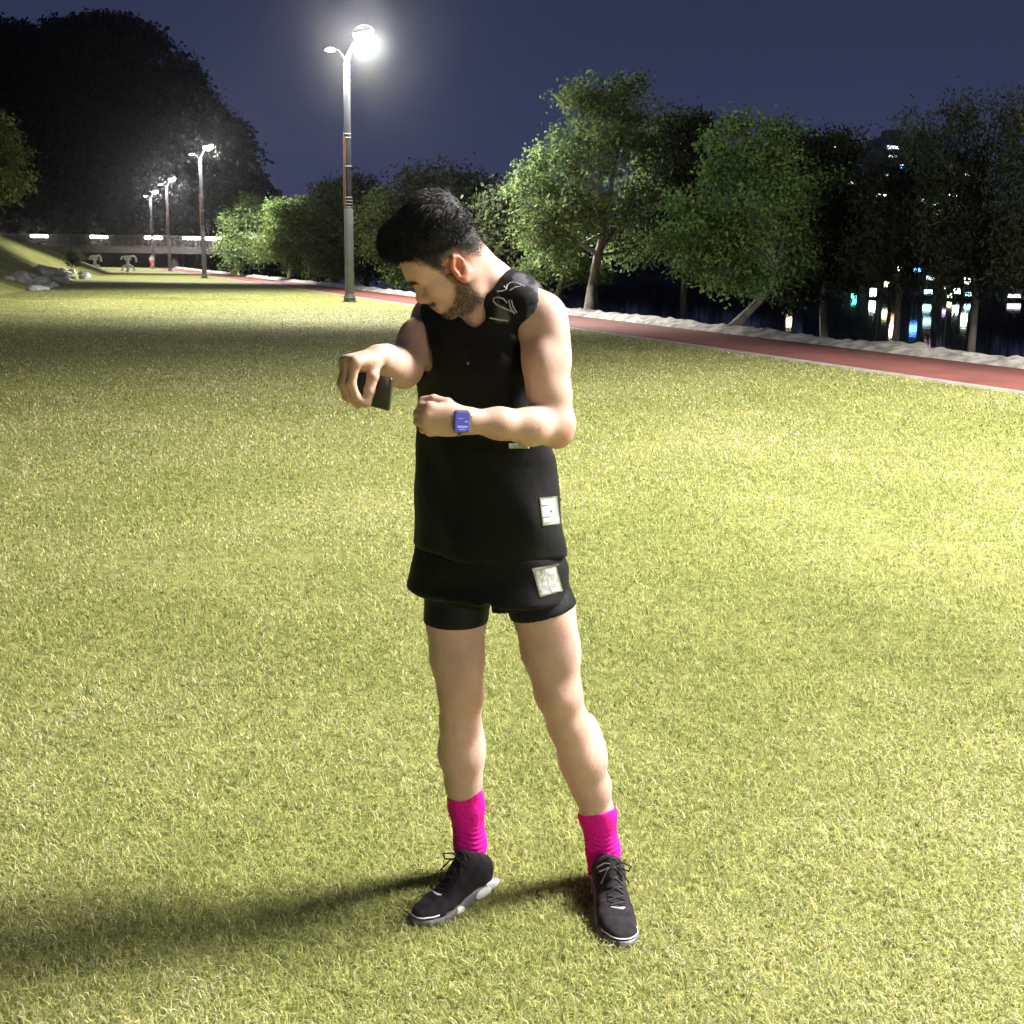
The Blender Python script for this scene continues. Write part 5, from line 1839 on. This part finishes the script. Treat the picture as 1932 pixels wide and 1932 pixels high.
for ln in [[(936, 574), (931, 568), (932, 562), (940, 561), (950, 564), (957, 572)], [(936, 574), (945, 579), (957, 584), (969, 589)],
           [(955, 546), (957, 538), (963, 533), (972, 533), (982, 537), (990, 540)], [(962, 548), (972, 542), (984, 540)], [(938, 550), (948, 549), (956, 546), (951, 540)],
           [(965, 566), (968, 578), (975, 590)], [(924, 600), (940, 603), (958, 605)], [(960, 566), (963, 580), (971, 592)]]:
    drawn(SV, SQ, ln, 0.0016, m_silver, shirt_o)

# ---- watch on the left wrist
m_case = noise_mat('watch_case', (0.20, 0.20, 0.22), (0.30, 0.30, 0.32), scale=30, rough=0.3, metallic=0.8)
m_strap = noise_mat('watch_strap', (0.10, 0.10, 0.17), (0.15, 0.15, 0.22), scale=80, rough=0.6)
wc = at(864, 797, 2.392)
wx = nrm(at(886, 794, 2.415) - at(850, 793, 2.405)); wnm = nrm(V3(-0.10, -1.0, 0.10)); wnm = nrm(wnm - wx * (wnm @ wx)); wy = np.cross(wnm, wx)
WRm = np.stack([wx, wy, wnm], 1)
wctr = at(866, 794, 2.413)
ring = minus(ell(wctr, (0.013, 0.032, 0.026), WRm), ell(wctr, (0.04, 0.0295, 0.0235), WRm), 0.001)
ring = inter(ring, rbox(wctr, (0.011, 0.06, 0.06), 0.001, WRm))
watch, _, _ = sdf_object('wristwatch', ring, wctr - 0.05, wctr + 0.05, 0.0016, m_strap, man, MAN, smooth=1)
cc_ = wctr + wnm * 0.0275
sdf_object('watch_case', rbox(cc_, (0.0175, 0.0225, 0.0055), 0.005, WRm), cc_ - 0.035, cc_ + 0.035, 0.0014, m_case, watch, MAN)
m_screen = emit_mat('watch_screen', (0.10, 0.12, 0.75), 0.42)
sc_o, _, _ = sdf_object('screen', rbox(cc_ + wnm * 0.0048, (0.0150, 0.0198, 0.0018), 0.0014, WRm), cc_ - 0.03, cc_ + 0.03, 0.0012, m_screen, watch, MAN)
m_glow = emit_mat('watch_digits', (0.42, 0.36, 1.0), 0.8)
mb = MB()
RM = Matrix(WRm.tolist())
for (x, y, sx, sy) in [(0.000, -0.0105, 0.0210, 0.0040), (0.0, -0.0160, 0.014, 0.0018), (0.008, 0.0, 0.006, 0.003), (-0.004, 0.006, 0.010, 0.0012)]:
    mb.box(cc_ + WRm @ V3(x, y, 0.0068) - MAN, (sx, sy, 0.0008), RM)
mb.build('screen_digits', m_glow, watch, smooth=False)
mb = MB()
mb.lathe(cc_ + WRm @ V3(0.0185, 0.012, 0.001) - MAN, [(0.0036, -0.0028), (0.004, 0), (0.0036, 0.0028)], 12, RM @ Matrix.Rotation(math.pi / 2, 3, 'Y'))
mb.build('crown', noise_mat('bright_steel', (0.75, 0.75, 0.75), (0.85, 0.85, 0.85), rough=0.2, metallic=0.6), watch)

# ---- phone in the right hand
PH = at(714, 738, 2.41)
m_ph = noise_mat('phone_glass', (0.060, 0.072, 0.056), (0.080, 0.092, 0.072), scale=6, rough=0.16, spec=0.6)
m_phf = noise_mat('phone_frame', (0.06, 0.065, 0.06), (0.09, 0.095, 0.09), scale=20, rough=0.35, metallic=0.7)
m_lens = noise_mat('camera_glass', (0.006, 0.006, 0.008), (0.012, 0.012, 0.014), scale=10, rough=0.05)
pl = nrm(rl * 1.0 + V3(0, 0, -0.10))
pu = nrm(V3(0.10, 0.05, 1.0) - pl * (V3(0.10, 0.05, 1.0) @ pl))
pn = np.cross(pl, pu)
PR = np.stack([pl, pu, pn], 1)
pc = PH + V3(-0.012, 0.015, 0)
phone = empty('mobile_phone', pc, 'dark mobile phone gripped edge-on in the right hand of the man', 'phone')
ph_o, _, _ = sdf_object('phone_body', rbox(pc, (0.066, 0.0335, 0.0042), 0.004, PR), pc - 0.10, pc + 0.10, 0.0024, m_phf, phone, pc)
for sg, nm in ((1, 'screen'), (-1, 'back_glass')):
    MB().box(PR @ V3(0, 0, sg * 0.0042), (0.127, 0.062, 0.0012), Matrix(PR.tolist()), 0.0005).build(nm, m_ph, phone, smooth=False)
for a, b in ((0.050, 0.019), (0.050, -0.002)):
    MB().lathe(PR @ V3(a, b, -0.0055), [(0.008, -0.0012), (0.008, 0.0012)], 20, Matrix(PR.tolist())).build('camera_lens', m_lens, phone)


# ------------------------------------------------------------------ thin haze added to stand in for lens bloom round the lamps
m_haze = bpy.data.materials.new('bloom_haze')
m_haze.use_nodes = True
nt = m_haze.node_tree
nt.nodes.clear()
o_ = nt.nodes.new('ShaderNodeOutputMaterial')
pv = nt.nodes.new('ShaderNodeVolumePrincipled')
pv.inputs['Color'].default_value = (0.92, 0.94, 1.0, 1)
pv.inputs['Density'].default_value = 0.00030
pv.inputs['Anisotropy'].default_value = 0.968
nt.links.new(pv.outputs[0], o_.inputs['Volume'])
hz_bm = bmesh.new()
bmesh.ops.create_cube(hz_bm, size=1.0, matrix=Matrix.Translation((0, 440, 26.0)) @ Matrix.Diagonal((2600, 1060, 60, 1)))
hz_me = bpy.data.meshes.new('haze'); hz_bm.to_mesh(hz_me); hz_bm.free()
haze = link_mesh('haze', hz_me, m_haze, smooth=False)
tag(haze, kind='stuff')
